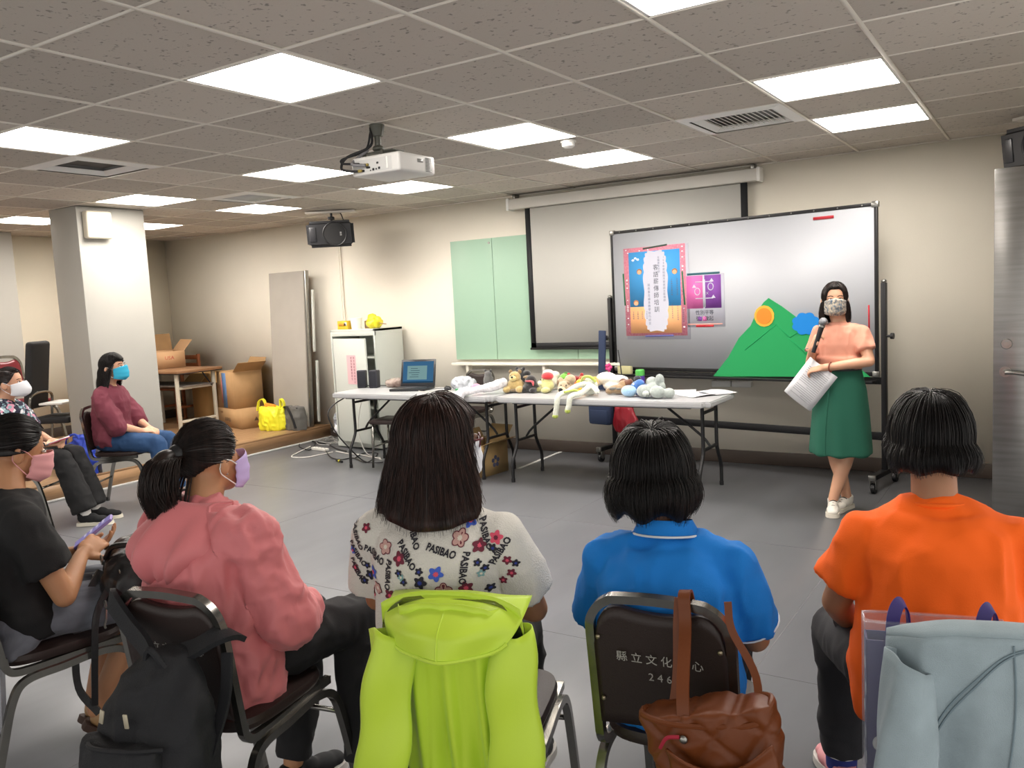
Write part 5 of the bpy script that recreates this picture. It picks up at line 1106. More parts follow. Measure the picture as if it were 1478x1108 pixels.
b = tube('bracelet', m_chrome, o, [V((.135+.032*math.cos(a), .150+.02*math.cos(a)*0+.032*math.sin(a)*.4, 1.065+.012*math.sin(a))) for a in [2*PI*k/10 for k in range(10)]], .004, 6, 2, True)
b = tube('wrist_band', mat('red brown leather', '7a3526', .6), o, [V((-.005, .178+.030*math.cos(a), .958+.030*math.sin(a))) for a in [2*PI*k/10 for k in range(10)]], .004, 6, 2, True)
def w2(o, p): 
    a = o.rotation_euler.z; return V((o.location.x+math.cos(a)*p[0]-math.sin(a)*p[1], o.location.y+math.sin(a)*p[0]+math.cos(a)*p[1], o.location.z+p[2]))
# microphone, held
mp = w2(o, (.05,.232,1.15)); mo = empty('microphone', mp, o.rotation_euler.z, 'black and silver handheld microphone held at the mask of the standing presenter', 'microphone')
ax = V((-.30,-.12,1)).normalized()
bm = NB(); cyl(bm, -ax*.10, ax*.07, .0125, .017, 20); build('handle', bm, m_black, mo); bm = NB(); ell(bm, ax*.10, .027); build('grille', bm, mat('mic mesh', '8e9094', .35, metal=.8, bump=.5, bscale=300), mo); bm = NB(); cyl(bm, ax*.066, ax*.078, .022, n=20); build('collar', bm, m_chrome, mo)
pp_ = w2(o, (.125,.165,.845)); po = empty('held_papers', pp_, o.rotation_euler.z, 'sheaf of white printed papers held at the waist of the presenter', 'paper')
Mx = Matrix.Rotation(R_(-38), 4, 'Y')
for k in range(2):
    bm = NB(); grid(bm, lambda a, b: V(((a-.5)*.205+.004*k, .003*k+.02*math.sin(a*2.5), (b-.5)*.285)), 8, 4); bm.transform(Mx)
    me = bpy.data.meshes.new('page'); bm.to_mesh(me); bm.free(); pg = link('page', me, m_paper, po); pg.modifiers.new('s','SOLIDIFY').thickness = .0008
bm = NB()
for k in range(17):
    z = .11-.0135*k; w_ = .15 if k % 5 else .08; bx(bm, (.0+(.15-w_)/2*-1, .003*1+.02*math.sin(.5*2.5)+.0055, z), (w_, .0006, .003))
bm.transform(Mx); build('printed_lines', bm, mat('grey print', '8c8c92', .8), po, smooth=False)
# ================= maroon blouse
p, a = P_at(CH['maroon'], 0, .0)
o = empty('person', p, a, 'seated person in maroon blouse and blue jeans beside the white pillar', 'person')
J = joints(head=(0,-.03,1.105), neck=(0,-.08,.975), sh=(.15,-.085,.885), elR=(.19,.02,.67), wrR=(.07,.17,.60), elL=(-.19,.02,.67), wrL=(-.06,.18,.60))
HM = headM(J['head'], -5, 0, 0, .96)
hands = [((.07,.17,.60), (-.7,.9,-.1), (-.2,-.2,-1), 1, .7), ((-.06,.18,.60), (.7,.9,-.05), (.2,-.2,-1), -1, .7)]
body_mesh(o, J, HM, m_skin1, hands, .0065); face_bits(o, HM)
m_mb = cloth('maroon crepe', '70303f')
bm = NB(); loft(bm, torso_rings(J, .022, 1.0, -.02))
for s in 'RL':
    a_, b_, c_ = J['sh'+s], J['el'+s], J['wr'+s]; cap_(bm, J['chest'].lerp(J['neck'], .62), .066, a_, .058); cap_(bm, a_, .062, a_.lerp(b_,.6), .075); cap_(bm, a_.lerp(b_,.6), .075, b_.lerp(c_,.10), .076); cyl(bm, b_.lerp(c_,.05), b_.lerp(c_,.36), .075, .045, 20)
remesh('blouse', bm, m_mb, o, .008, 5, wrinkle(.010, (13,13,9), 6))
trousers(o, J, cloth('blue denim', '25466f'), folds=wrinkle(.006, (12,12,12)))
for s, yw in (('R', 0), ('L', 0)): shoe(o, J['an'+s], yw, m_black, m_black, .23)
face_mask(o, HM, mat('sky blue mask', '2fa6c9', .8), 'sky blue surgical mask', loop=m_white)
hair_paths(o, HM, m_hblk, loose_hair(lambda th: .02+.17*ss(thd(th), 62, 92), lambda th, s: (.025*s+.01*math.sin(PI*s))*ss(thd(th), 60, 90), lambda th: .55-.75*ss(thd(th), 35, 85), (.0,.05,1), wave=.008), 700, seed=8)
# ================= navy floral top
p, a = P_at(CH['floral'], 0, .0)
o = empty('person', p, a, 'seated person in navy floral top, black trousers and canvas shoes at the far left', 'person')
J = joints(head=(0,-.03,1.06), neck=(0,-.08,.935), sh=(.15,-.085,.85), elR=(.20,.02,.65), wrR=(.06,.20,.60), elL=(-.20,.0,.65), wrL=(-.02,.2,.62), knR=(.09,.34,.50), knL=(-.09,.34,.50), anR=(.10,.47,.10), anL=(-.08,.45,.10))
HM = headM(J['head'], 0, -2, 0, .96)
hands = [((.06,.20,.60), (-.3,.9,-.1), (-.3,.1,1), -1, .5), ((-.02,.2,.62), (.4,.9,0), (0,0,-1), -1, .6)]
body_mesh(o, J, HM, m_skin1, hands, .0065); face_bits(o, HM)
def print_mat(name, base, cols, scale=26, th=.42):
    m = cloth(name, base); nt = m.node_tree; b = nt.nodes['Principled BSDF']; tc = [n for n in nt.nodes if n.type == 'TEX_COORD'][0]
    prev = None
    for i, c in enumerate(cols):
        v = nt.nodes.new('ShaderNodeTexVoronoi'); v.inputs['Scale'].default_value = scale*(1+.25*i); v.inputs['Randomness'].default_value = 1
        mp = nt.nodes.new('ShaderNodeMapping'); mp.inputs['Location'].default_value = (i*3.1, i*1.7, i*2.3); nt.links.new(tc.outputs['Object'], mp.inputs[0])
        nn = nt.nodes.new('ShaderNodeTexNoise'); nn.inputs['Scale'].default_value = scale*2; nt.links.new(tc.outputs['Object'], nn.inputs['Vector'])
        ad = nt.nodes.new('ShaderNodeMixRGB'); ad.inputs[0].default_value = .06; nt.links.new(mp.outputs[0], ad.inputs[1]); nt.links.new(nn.outputs['Color'], ad.inputs[2]); nt.links.new(ad.outputs[0], v.inputs['Vector'])
        r = nt.nodes.new('ShaderNodeMath'); r.operation = 'LESS_THAN'; r.inputs[1].default_value = th; nt.links.new(v.outputs['Distance'], r.inputs[0])
        mx = nt.nodes.new('ShaderNodeMixRGB'); nt.links.new(r.outputs[0], mx.inputs[0]); mx.inputs[2].default_value = srgb(c)
        if prev: nt.links.new(prev.outputs[0], mx.inputs[1])
        else: mx.inputs[1].default_value = srgb(base)
        prev = mx
    nt.links.new(prev.outputs[0], b.inputs['Base Color']); return m
shirt(o, J, print_mat('navy floral cloth', '1b1c33', ('c98aa0', 'd9dbe0', '7d9ca4'), 17, .34), .018, .75, wide=1.02, folds=wrinkle(.006, (13,13,9), 9))
m_bt = cloth('black trouser cloth', '141416')
trousers(o, J, m_bt, hemr=.085, leg=1.25)
for s in 'RL': shoe(o, J['an'+s], 4, mat('black canvas', '17181b', .9) if s == 'R' else bpy.data.materials['black canvas'], mat('cream rubber', 'd9d4c4', .6) if s == 'R' else bpy.data.materials['cream rubber'], .25, m_sockw, 'canvas_shoe'); bm = NB(); cyl(bm, J['an'+s]+V((0,0,-.02)), J['an'+s]+V((0,0,.06)), .037); build('sock', bm, m_sockw, o)
face_mask(o, HM, mat('white mask', 'dcdde2', .8), 'white boat-shaped mask', pleat=.0004, duck=.022)
hair_paths(o, HM, m_hdk, tied_hair((0,-.95,.0), zt), 500, seed=11)
tail(o, HM, m_hdk, [(0,-.11,.02), (0,-.17,.0), (.0,-.18,-.08), (0,-.16,-.16)], .045, 250)
q = w2(o, (.05,.30,.63)); ph = empty('phone', q, a, 'small white and pink phone in the lap of the floral-top person', 'phone'); box('shell', m_white, ph, (0,0,0), (.07,.14,.009), RX(.3), bev=.003); box('pink_edge', mat('pink edge', 'c8506a', .5), ph, (0,-.0,-.007), (.072,.142,.005), RX(.3), bev=.002)
# ================= seated people in the front row (seen from behind)
CNT = {}
def pxl(o, p): return w2(o, p)
# ----- blue polo
p, a = P_at(CH['blue'], -.005, .02); p = p+lateral(2, -18); o = empty('person', p, a+R_(6), 'seated person with dark bobbed hair in a bright blue polo shirt with white piping', 'person')
J = joints(pelvis=(0,-.06,.54), waist=(0,-.09,.66), chest=(0,-.07,.79), neck=(0,-.05,.895), head=(-.038,.0,1.03), sh=(.152,-.06,.825), el=(.200,.02,.62), wrR=(.10,.22,.58))
HM = headM(J['head'], 8, -8, 0, .90)
body_mesh(o, J, HM, m_skin3, (((.10,.22,.58), (-.6,.8,-.1), (0,0,-1), 1, .6), ((-.10,.22,.58), (.6,.8,-.1), (0,0,-1), -1, .6)), .007)
m_polo = cloth('blue pique', '0676cc', bump=.2, bscale=500, sheen=0)
f1 = lambda P, N: wrinkle(.008, (12,12,7), 12)(P, N)+.004*nz(P, (30,30,14), 5)
s1 = shirt(o, J, m_polo, .018, .82, hem=.02, wide=1.02, sw=.058, ew=.070, folds=f1, neckr=.072)
bm = NB(); ring = [V((.078*math.sin(t), -.058+.068*-math.cos(t) , .895+.010*math.cos(t))) for t in [2*PI*k/32 for k in range(32)]]
vs0 = [bm.verts.new(q) for q in ring]; vs1 = [bm.verts.new(V((q.x*.82, -.058+(q.y+.058)*.80, q.z+.040))) for q in ring]; vs2 = [bm.verts.new(V((q.x*1.06, -.058+(q.y+.058)*1.08, q.z+.004))) for q in ring]
for i in range(32): k = (i+1) % 32; bm.faces.new((vs0[i], vs0[k], vs1[k], vs1[i])); bm.faces.new((vs1[i], vs1[k], vs2[k], vs2[i]))
c_ = build('collar', bm, m_polo, s1); c_.modifiers.new('s','SOLIDIFY').thickness = .003
m_pipe = mat('white piping', 'd5d8dc', .8)
bm = NB(); sweep(bm, [V((q.x*1.07, -.058+(q.y+.058)*1.09, q.z+.005)) for q in ring], .0028, 6, True); build('piping', bm, m_pipe, s1)
for s in 'RL':
    A_, B_ = J['sh'+s], J['el'+s]; dd_ = (B_-A_).normalized(); u1 = dd_.orthogonal().normalized(); u2 = dd_.cross(u1); cpt = A_.lerp(B_, .78)
    bm = NB(); sweep(bm, [cpt+(u1*math.cos(t)+u2*math.sin(t))*.0705 for t in [2*PI*k/28 for k in range(28)]], .0022, 6, True); build('piping', bm, m_pipe, s1)
trousers(o, J, cloth('dark trousers', '1b1c22'), w=1.0)
for s in 'RL': shoe(o, J['an'+s], 0, m_black, m_black, .23, name='sandal')
hair_paths(o, HM, m_hblk, loose_hair(lambda th: .03+.085*ss(thd(th), 60, 100)+.012*math.sin(th*6), lambda th, s: (.022*math.sin(PI*min(1, s*.8+.05))-.012*s*s)*ss(thd(th), 50, 90), lambda th: .35-.5*ss(thd(th), 45, 90), (.0,-.25,.97), vol=1.30), 1500, base=80, seed=21, jit=.006, th=.014)
bm = NB(); hell(bm, HM, (0,-.02,-.03), (.085,.088,.07)); build('hair_inner', bm, m_hblk, o)
# ----- white printed shirt
p, a = P_at(CH['green'], -.01, .05); p = p+lateral(2.1, -50); o = empty('person', p, a, 'seated person with straight brown hair in a white printed floral T-shirt behind the neon jacket', 'person')
J = joints(pelvis=(0,-.06,.55), waist=(0,-.09,.70), chest=(0,-.08,.85), neck=(0,-.06,.975), head=(.0,-.02,1.125), sh=(.165,-.07,.895), elR=(.225,.01,.68), wrR=(.10,.22,.61), elL=(-.215,.01,.69), wrL=(-.08,.22,.62))
HM = headM(J['head'], -38, -4)
body_mesh(o, J, HM, m_skin3, (((.10,.22,.61), (-.6,.8,-.1), (0,0,-1), 1, .6), ((-.08,.22,.62), (.6,.8,-.1), (0,0,-1), -1, .6)), .007)
m_pr = cloth('white waffle knit', 'd6d2ca', bump=.35, bscale=260)
s2 = shirt(o, J, m_pr, .018, .74, hem=.02, wide=1.02, sw=.064, ew=.078, folds=wrinkle(.006, (12,12,8), 31), voxel=.007)
trousers(o, J, m_bt)
for s in 'RL': shoe(o, J['an'+s], 0, m_black, mat('grey sole', 'a6a4a0', .7) if s == 'R' else bpy.data.materials['grey sole'], .24, name='trainer')
face_mask(o, HM, bpy.data.materials['white mask'], 'pale mask seen edge-on')
g = tube('glasses', mat('red frame', '5a1f22', .35), o, [HM @ V((.076,.02,.012)), HM @ V((.074,.075,.012)), HM @ V((.055,.098,.012))], .003, 6); tube('lens_rim', bpy.data.materials['red frame'], g, [HM @ V((.034+.022*math.cos(t), .102-.012*math.cos(t), .005+.019*math.sin(t))) for t in [2*PI*k/10 for k in range(10)]], .0025, 6, 2, True)
hair_paths(o, HM, m_hbrn, loose_hair(lambda th: .03+(.170+.012*math.sin(th*3+1))*ss(thd(th), 50, 82), lambda th, s: (.016*math.sin(PI*s*.8)+(.030+.028*max(0, math.sin(th)))*s**2.2+.004*math.sin(th*11)*s)*ss(thd(th), 50, 80), lambda th: .5-.6*ss(thd(th), 35, 85), (.0,-.1,1), vol=1.10), 1700, base=80, seed=22, jit=.005, th=.014)
bm = NB(); hell(bm, HM, (0,-.03,-.07), (.075,.075,.10)); build('hair_inner', bm, m_hbrn, o)
# print: lettering and flowers laid on the cloth
pink, dark, navy = mat('print maroon', '6a2436', .8), mat('print charcoal', '25232c', .8), mat('print navy', '2b3a8c', .8)
blu, cor, bei, tea = mat('print blue', '3f5fc4', .8), mat('print coral', 'd8506a', .8), mat('print dusty pink', 'c39a92', .8), mat('print teal', '7fa6a8', .8)
def decal_text(s, x, z, ang, size=.030, m=dark, d0=(0,1,0), orig_y=-.45, tx=None):
    c = math.cos(ang); s_ = math.sin(ang); M4 = frame_M((x, orig_y, z), (c,0,s_), (-s_,0,c)); t = flat_text(s, size, m, o, Matrix(), 'lettering', ext=0, sx=.85, bold=.0008)
    return wrap(t, s2, M4, .0025)
def flower(x, z, r, ang, m1, m2, n=5, orig_y=-.45, outline=None):
    def mk(fn, mm, off):
        bm = NB(); K = 40; c = bm.verts.new((0,0,0)); vs = [bm.verts.new((fn(2*PI*k/K)*math.cos(2*PI*k/K), fn(2*PI*k/K)*math.sin(2*PI*k/K), 0)) for k in range(K)]
        for k in range(K): bm.faces.new((c, vs[k], vs[(k+1) % K]))
        me = bpy.data.meshes.new('printed_flower'); bm.to_mesh(me); bm.free(); q = link('printed_flower', me, mm, o); M4 = frame_M((x, orig_y, z), (math.cos(ang),0,math.sin(ang)), (-math.sin(ang),0,math.cos(ang)))
        return wrap(q, s2, M4, off, .02)
    L = []
    if outline: L.append(mk(lambda t: r*1.12*(.72+.28*abs(math.cos(n*t/2))), outline, .0018))
    L.append(mk(lambda t: r*(.62+.38*abs(math.cos(n*t/2))**(1 if outline else 1.6)), m1, .0022)); L.append(mk(lambda t: r*.30*(1+.2*math.cos(8*t)), m2, .0028)); return L
def zx(X, Y): u = 500+X/5.097; v = 720+Y/5.097; return (u-646)/590, 1.49-(v-435)*2.07/1209
pr = []
for X, Y, ag in ((320,405,-20), (140,290,-70), (120,440,-55), (660,225,-65), (630,365,-50), (885,340,-17), (470,520,-98), (1050,460,-98), (1180,250,-70), (900,670,-10), (1290,370,55), (95,590,-65)):
    x, z = zx(X, Y); pr.append(decal_text('PASIBAO', x, z, R_(ag), .0225))
cre = mat('print cream','d9cfc2',.8)
for X, Y, r, c in ((430,335,50,'b'), (575,390,52,'m'), (300,540,52,'u'), (1065,155,50,'u'), (1010,260,55,'b'), (1145,320,50,'m'), (1265,270,50,'c'), (860,485,55,'u'), (740,465,30,'d'), (910,610,55,'b'), (345,650,45,'b'), (200,525,30,'d'), (215,605,45,'d'), (745,545,50,'d'), (570,490,30,'d'), (610,550,30,'d'), (590,520,28,'t'), (480,670,50,'m'), (1060,600,50,'m'), (1140,430,28,'d'), (1185,475,28,'d'), (1160,510,28,'t'), (1355,545,36,'m'), (1335,440,36,'m'), (230,225,36,'m'), (950,115,45,'d'), (1215,125,36,'m'), (75,420,32,'u'), (620,640,40,'b'), (760,690,46,'c'), (260,725,42,'c'), (80,560,38,'m'), (1240,345,36,'d'), (150,660,36,'d'), (1200,640,34,'d'), (1290,600,32,'m'), (1390,470,30,'d'), (1160,700,34,'b')):
    x, z = zx(X, Y); m1, m2, ol = {'b': (bei, cre, pink), 'm': (pink, cor, None), 'u': (blu, cor, None), 'c': (cor, pink, None), 'd': (dark, navy, None), 't': (tea, cre, None)}[c]
    pr += flower(x, z, r*.000345, X*.01, m1, m2, 5, outline=ol)
join_meshes([q for q in pr if len(q.data.polygons)], 'shirt_print')
# ----- pink jacket
p, a = P_at(CH['pink'], .03, .05); p = p+lateral(2.1, -48); o = empty('person', p, a-R_(12), 'seated person with dark ponytail and lilac mask in a dusty pink hooded jacket', 'person')
J = joints(pelvis=(.0,-.05,.55), waist=(.01,-.07,.70), chest=(.01,-.06,.85), neck=(-.01,-.04,.96), head=(-.03,.01,1.085), sh=(.165,-.05,.89), elR=(.215,.02,.665), wrR=(.10,.20,.60), elL=(-.20,.03,.68), wrL=(-.05,.22,.61), knR=(.15,.34,.545), anR=(.18,.30,.11), knL=(-.06,.33,.53), anL=(-.02,.20,.10))
HM = headM(J['head'], -2, -2, 0, .90)
body_mesh(o, J, HM, m_skin2, (((.11,.20,.60), (-.8,.6,-.1), (0,0,-1), 1, .6), ((-.05,.22,.61), (.6,.8,-.1), (0,0,-1), -1, .6)), .007)
m_pkj = cloth('dusty pink nylon', 'cf7478', rough=.6, bump=.05)
fj = lambda P, N: wrinkle(.014, (10,10,7), 41)(P, N)+wrinkle(.006, (24,24,16), 42)(P, N)
s3 = shirt(o, J, m_pkj, .030, .92, hem=.07, wide=1.04, sw=.074, ew=.068, long=True, cuff=.046, folds=fj, voxel=.007, name='jacket', neckr=.075)
# hood lying on the back
def hood(a_, b_):
    u = a_*2-1; t = b_; x = u*(.098+.055*math.sin(PI*t)*1-.0*t)*(1-.75*max(0, t-.55)**1.5*1.6); z = 1.000-.02*abs(u)-.215*t*(1-.18*u*u); y = -.125-.060*math.sin(PI*min(1, t*1.02))**.8*(1-.5*u*u)+.10*abs(u)**2.2*(1-t)-.03*t
    y -= .016*math.sin(u*9+t*3)*math.sin(PI*t)+.009*math.sin(u*17+t*4)*t+.02*math.sin(PI*t); return (x, y-.035*t+.025*(u*u)*t, z)
sheet('hood', m_pkj, s3, hood, 31, 21, .010)
bm = NB(); sweep(bm, smooth_path([hood(0, .0), hood(.12, .04), hood(.03, .35), hood(.10, .75), hood(.5, 1.0), hood(.9, .75), hood(.97, .35), hood(.88, .04), hood(1, 0)], 4), .008, 6); build('hood_edge', bm, m_pkj, s3)
bm = NB(); sweep(bm, smooth_path([hood(.5,.02)] + [hood(.5, t) for t in (.3,.6,.98)], 4), .0035, 6); build('seam', bm, m_pkj, s3)
bm = NB(); sweep(bm, smooth_path([(.045,-.135,.93), (.12,-.11,.915), (.17,-.08,.905)], 4), .004, 6); build('seam', bm, m_pkj, s3)
trousers(o, J, cloth('black track trousers', '1a1a1d'), folds=wrinkle(.009, (11,11,11), 44))
m_redac = mat('red accent', 'b8242e', .5); m_soleg = mat('light grey sole', 'bdbab6', .7)
shoe(o, J['anR'], -6, m_black, m_soleg, .25, m_redac, 'trainer', m_redac); shoe(o, J['anL'], -4, bpy.data.materials['black canvas'], m_soleg, .25, m_redac, 'trainer', m_redac)
face_mask(o, HM, mat('lilac mask', 'bba6d6', .8), 'pale lilac mask', loop=m_white)
hair_paths(o, HM, m_hdk, tied_hair((0,-.97,.12), zt, 1.07), 1300, base=80, seed=31, jit=.003, th=.012)
tail(o, HM, m_hdk, [(0,-.115,.03), (0,-.16,.015), (0,-.18,-.06), (.005,-.165,-.15), (.0,-.155,-.235)], .046, 1300, spread=2.6)
for k in range(14):
    rs = random.Random(k); x = rs.uniform(-.05,.05); tube('loose_lock', m_hdk, o, [HM @ V((x,-.10,-.04)), HM @ V((x*1.3,-.12,-.09)), HM @ V((x*1.2+rs.uniform(-.02,.02),-.125+rs.uniform(-.02,.01),-.145)), HM @ V((x*1.0+rs.uniform(-.03,.03),-.13,-.19-rs.random()*.03))], .0022, 5, 4)
bm = NB(); hell(bm, HM @ Matrix(), (.078,.0,-.040), (.004,.004,.004)); build('earring', bm, m_chrome, o)
# ----- black T-shirt with phone
p, a = P_at(CH['black'], .0, .0); p = p+lateral(2.3, -24); o = empty('person', p, a, 'seated person in black T-shirt and grey skirt typing on a lilac phone', 'person')
J = joints(pelvis=(0,-.06,.55), waist=(0,-.10,.69), chest=(0,-.085,.83), neck=(0,-.05,.945), head=(-.04,.0,1.07), sh=(.155,-.06,.855), elR=(.19,.03,.605), wrR=(.065,.13,.69), elL=(-.19,.05,.63), wrL=(-.07,.17,.67), knR=(.10,.33,.50), anR=(.06,.13,.14), anL=(-.06,.16,.12))
HM = headM(J['head'], -3, -18, 0, .94)
hands = [((.065,.13,.69), (-.45,.85,.35), (-.35,-.5,-.7), -1, .75), ((-.07,.17,.67), (.35,.9,.25), (.15,.3,1), -1, .45)]
body_mesh(o, J, HM, m_skin2, hands, .0048, wide=.98); face_bits(o, HM)
m_bk = cloth('black cotton', '121214')
shirt(o, J, m_bk, .020, .62, hem=.0, wide=1.02, sw=.062, ew=.074, neckr=.080, folds=wrinkle(.007, (12,12,8), 51))
bm = NB(); P_ = J['pelvis']; ell(bm, P_+V((0,-.01,-.02)), (.18,.15,.115)); loft(bm, [(0,-.12,.44,.18,.09), (0,-.10,.47,.18,.12), (0,-.05,.58,.16,.12)])
for sx in (-1, 1): cap_(bm, (sx*.08,-.05,.53), .090, (sx*.10,.30,.515), .080)
cap_(bm, (0,0,.53), .085, (0,.30,.515), .078); loft(bm, [(0,.335,.30,.17,.05), (0,.335,.40,.17,.06), (0,.31,.53,.16,.06)])
m_gsk = cloth('grey tulle', '6a6e78', var=.25, vscale=6, stretch=(14,2,2)); remesh('skirt', bm, m_gsk, o, .008, 4, lambda P, N: .006*np.sin(P[:,0]*60+P[:,2]*10+nz(P, (8,8,8))*2))
sheet('skirt_hem', mat('grey tulle sheer', '9a9ca4', .9, alpha=.45), o, lambda u, v: (-.20+.40*u, -.16+.012*math.sin(u*30)-.02*v, .47-.30*v), 40, 8, .001)
m_shb = mat('tan leather', 'a9855c', .45); m_brs = mat('brown sole', '3a2418', .7)
q1 = shoe(o, J['anR'], -20, m_shb, m_brs, .24, name='slip_on_shoe', pitch=-32); q2 = shoe(o, J['anL'], 5, bpy.data.materials['tan leather'], m_brs, .24, name='slip_on_shoe', pitch=-22)
face_mask(o, HM, mat('pink mask', 'dc9c9e', .8), 'pink surgical mask')
hair_paths(o, HM, m_hblk, tied_hair((-.1,-.93,-.36), zt, 1.06), 1100, base=80, seed=41, jit=.0025, th=.012)
tail(o, HM, m_hblk, [(-.01,-.11,-.03), (-.01,-.14,-.06), (-.02,-.13,-.14), (-.02,-.13,-.22)], .04, 300)
def M4of(o_): return Matrix.Translation(o_.location) @ Matrix.Rotation(o_.rotation_euler.z, 4, 'Z')
q = w2(o, (-.05,.215,.735)); ph = empty('phone', q, o.rotation_euler.z, 'lilac smartphone held by the person in the black T-shirt', 'phone')
Rp_ = (Matrix.Rotation(R_(-22), 3, 'Z') @ Matrix.Rotation(R_(35), 3, 'X'))
box('case', mat('lilac case', '9a86c8', .45), ph, (0,0,0), (.078,.155,.011), Rp_, bev=.004, seg=3); bm = NB(); bx(bm, (0,0,.0062), (.070,.146,.001)); bm.transform(Rp_.to_4x4()); build('screen', bm, emat('phone screen', 'a79ad2', .6), ph)
for k in range(4): bm = NB(); bx(bm, (-.01,.045-.025*k,.0072), (.035 if k % 2 else .05,.010,.0006)); bm.transform(Rp_.to_4x4()); build('message_bar', bm, emat('phone message', 'd6cfe8', .7) if k == 0 else bpy.data.materials['phone message'], ph, smooth=False)
# bag on the lap
q = w2(o, (.075,.24,.555)); bo = empty('lap_bag', q, o.rotation_euler.z-R_(10), 'black leather shoulder bag with metal rings resting on the grey skirt', 'bag')
m_blt = mat('black leather', '161517', .4, bump=.2, bscale=60); m_brl = mat('dark taupe leather', '3c3430', .45)
bm = NB(); ell(bm, (.02,.06,.06), (.15,.10,.10)); ell(bm, (.10,.02,.05), (.10,.09,.09)); remesh('body', bm, m_blt, bo, .008, 4, wrinkle(.012, (12,12,12), 61))
bm = NB(); ell(bm, (.135,.08,.07), (.085,.075,.085)); remesh('side_panel', bm, m_brl, bo, .008, 3, wrinkle(.008, (12,12,12), 62))
for c in ((.06,-.055,.12), (.16,-.02,.085)): bm = NB(); sweep(bm, [V(c)+V((.016*math.cos(t),0,.016*math.sin(t))) for t in [2*PI*k/16 for k in range(16)]], .003, 6, True); build('ring', bm, m_chrome, bo)
tube('handle', m_blt, bo, [(.05,-.04,.12), (.09,-.02,.165), (.14,.04,.165), (.17,.06,.12)], .010, 8)
tube('strap', m_blt, bo, [(.05,-.06,.08), (.07,-.12,-.0), (.09,-.16,-.12), (.10,-.17,-.28), (.12,-.12,-.38)], .012, sm=6, flat=(.035,.022), up0=(0,1,0)); tube('strap', m_blt, bo, [(.13,-.04,.06), (.16,-.10,-.03), (.17,-.12,-.16), (.13,-.13,-.34)], .012, sm=6, flat=(.030,.02), up0=(0,1,0))
bm = NB(); sweep(bm, [V((.185,-.075,.0))+V((.014*math.cos(t),0,.014*math.sin(t))) for t in [2*PI*k/16 for k in range(16)]], .003, 6, True); sweep(bm, smooth_path([(.19,-.075,-.014), (.20,-.08,-.04), (.195,-.085,-.06), (.205,-.085,-.07)], 4), .004, 6); build('swivel_clip', bm, m_chrome, bo)
box('white_note', m_paper, bo, (-.02,-.075,.0), (.05,.003,.09), RY(.4), bev=0)
# ----- orange T-shirt
p, a = P_at(CH['denim'], 0, 0); p = at_d(1346, 900, 2.07); p.z = 0; o = empty('person', p, a, 'seated person with short black hair in a bright orange T-shirt at the right', 'person')
J = joints(pelvis=(0,-.04,.55), waist=(0,-.06,.69), chest=(0,-.05,.84), neck=(0,-.03,.955), head=(-.005,.02,1.095), sh=(.155,-.045,.865), elR=(.225,.03,.67), wrR=(.16,.20,.62), elL=(-.222,.0,.68), wrL=(-.175,.15,.56), knL=(-.20,.27,.50), anL=(-.20,.30,.10), knR=(.10,.33,.5), anR=(.10,.36,.09), hipL=(-.10,-.03,.535))
HM = headM(J['head'], 10, -8, 0, .92)
body_mesh(o, J, HM, m_skin3, (((.16,.20,.62), (-.6,.8,-.1), (0,0,-1), 1, .6), ((-.175,.15,.56), (.3,.9,-.3), (.3,0,-1), -1, .6)), .007, wide=1.06)
m_or = cloth('orange cotton', 'fb6400', sheen=0)
s5 = shirt(o, J, m_or, .022, .66, hem=.06, wide=1.04, sw=.060, ew=.072, folds=lambda P, N: wrinkle(.009, (11,11,7), 71)(P, N)+.003*nz(P, (26,26,20), 9), neckr=.074)
bm = NB(); sweep(bm, [V((.070*math.sin(t), -.030-.064*math.cos(t), .953+.006*math.cos(t))) for t in [2*PI*k/30 for k in range(30)]], .006, 8, True); build('neck_rib', bm, m_or, s5)
trousers(o, J, cloth('charcoal trousers', '26262b'), w=1.08, folds=wrinkle(.009, (10,10,10), 73))
m_sh6 = mat('pink trainer', 'c9868c', .6); m_s6 = cloth('blue striped sock', '25307a')
for s in 'LR': shoe(o, J['an'+s], 14, m_sh6, m_soleg, .24, m_white, 'trainer'); bm = NB(); cyl(bm, J['an'+s]+V((0,0,-.03)), J['an'+s]+V((0,.0,.055)), .043, .046, 20); sk = build('sock', bm, m_s6, o); bm = NB(); [cyl(bm, J['an'+s]+V((0,0,z)), J['an'+s]+V((0,0,z+.006)), .0475, n=20) for z in (.01,.03)]; build('sock_stripe', bm, m_sockw, sk)
hair_paths(o, HM, m_hblk, loose_hair(lambda th: .02+.060*ss(thd(th), 60, 95)+.005*math.sin(th*7), lambda th, s: (.018*math.sin(PI*min(1, s*.9))-.006*s+.004*s*math.sin(th*9))*ss(thd(th), 50, 90), lambda th: .30-.55*ss(thd(th), 45, 95), (.0,-.2,.98), vol=1.14), 1500, base=80, seed=51, jit=.006, th=.014)
bm = NB(); hell(bm, HM, (0,-.02,-.03), (.083,.088,.065)); build('hair_inner', bm, m_hblk, o)
wt = J['elL'].lerp(J['wrL'], .72); b = tube('watch', m_black, o, [wt+V((.030*math.cos(t), .012*math.sin(t), .030*math.sin(t))) for t in [2*PI*k/12 for k in range(12)]], .006, 6, 2, True, flat=(.006,.018))
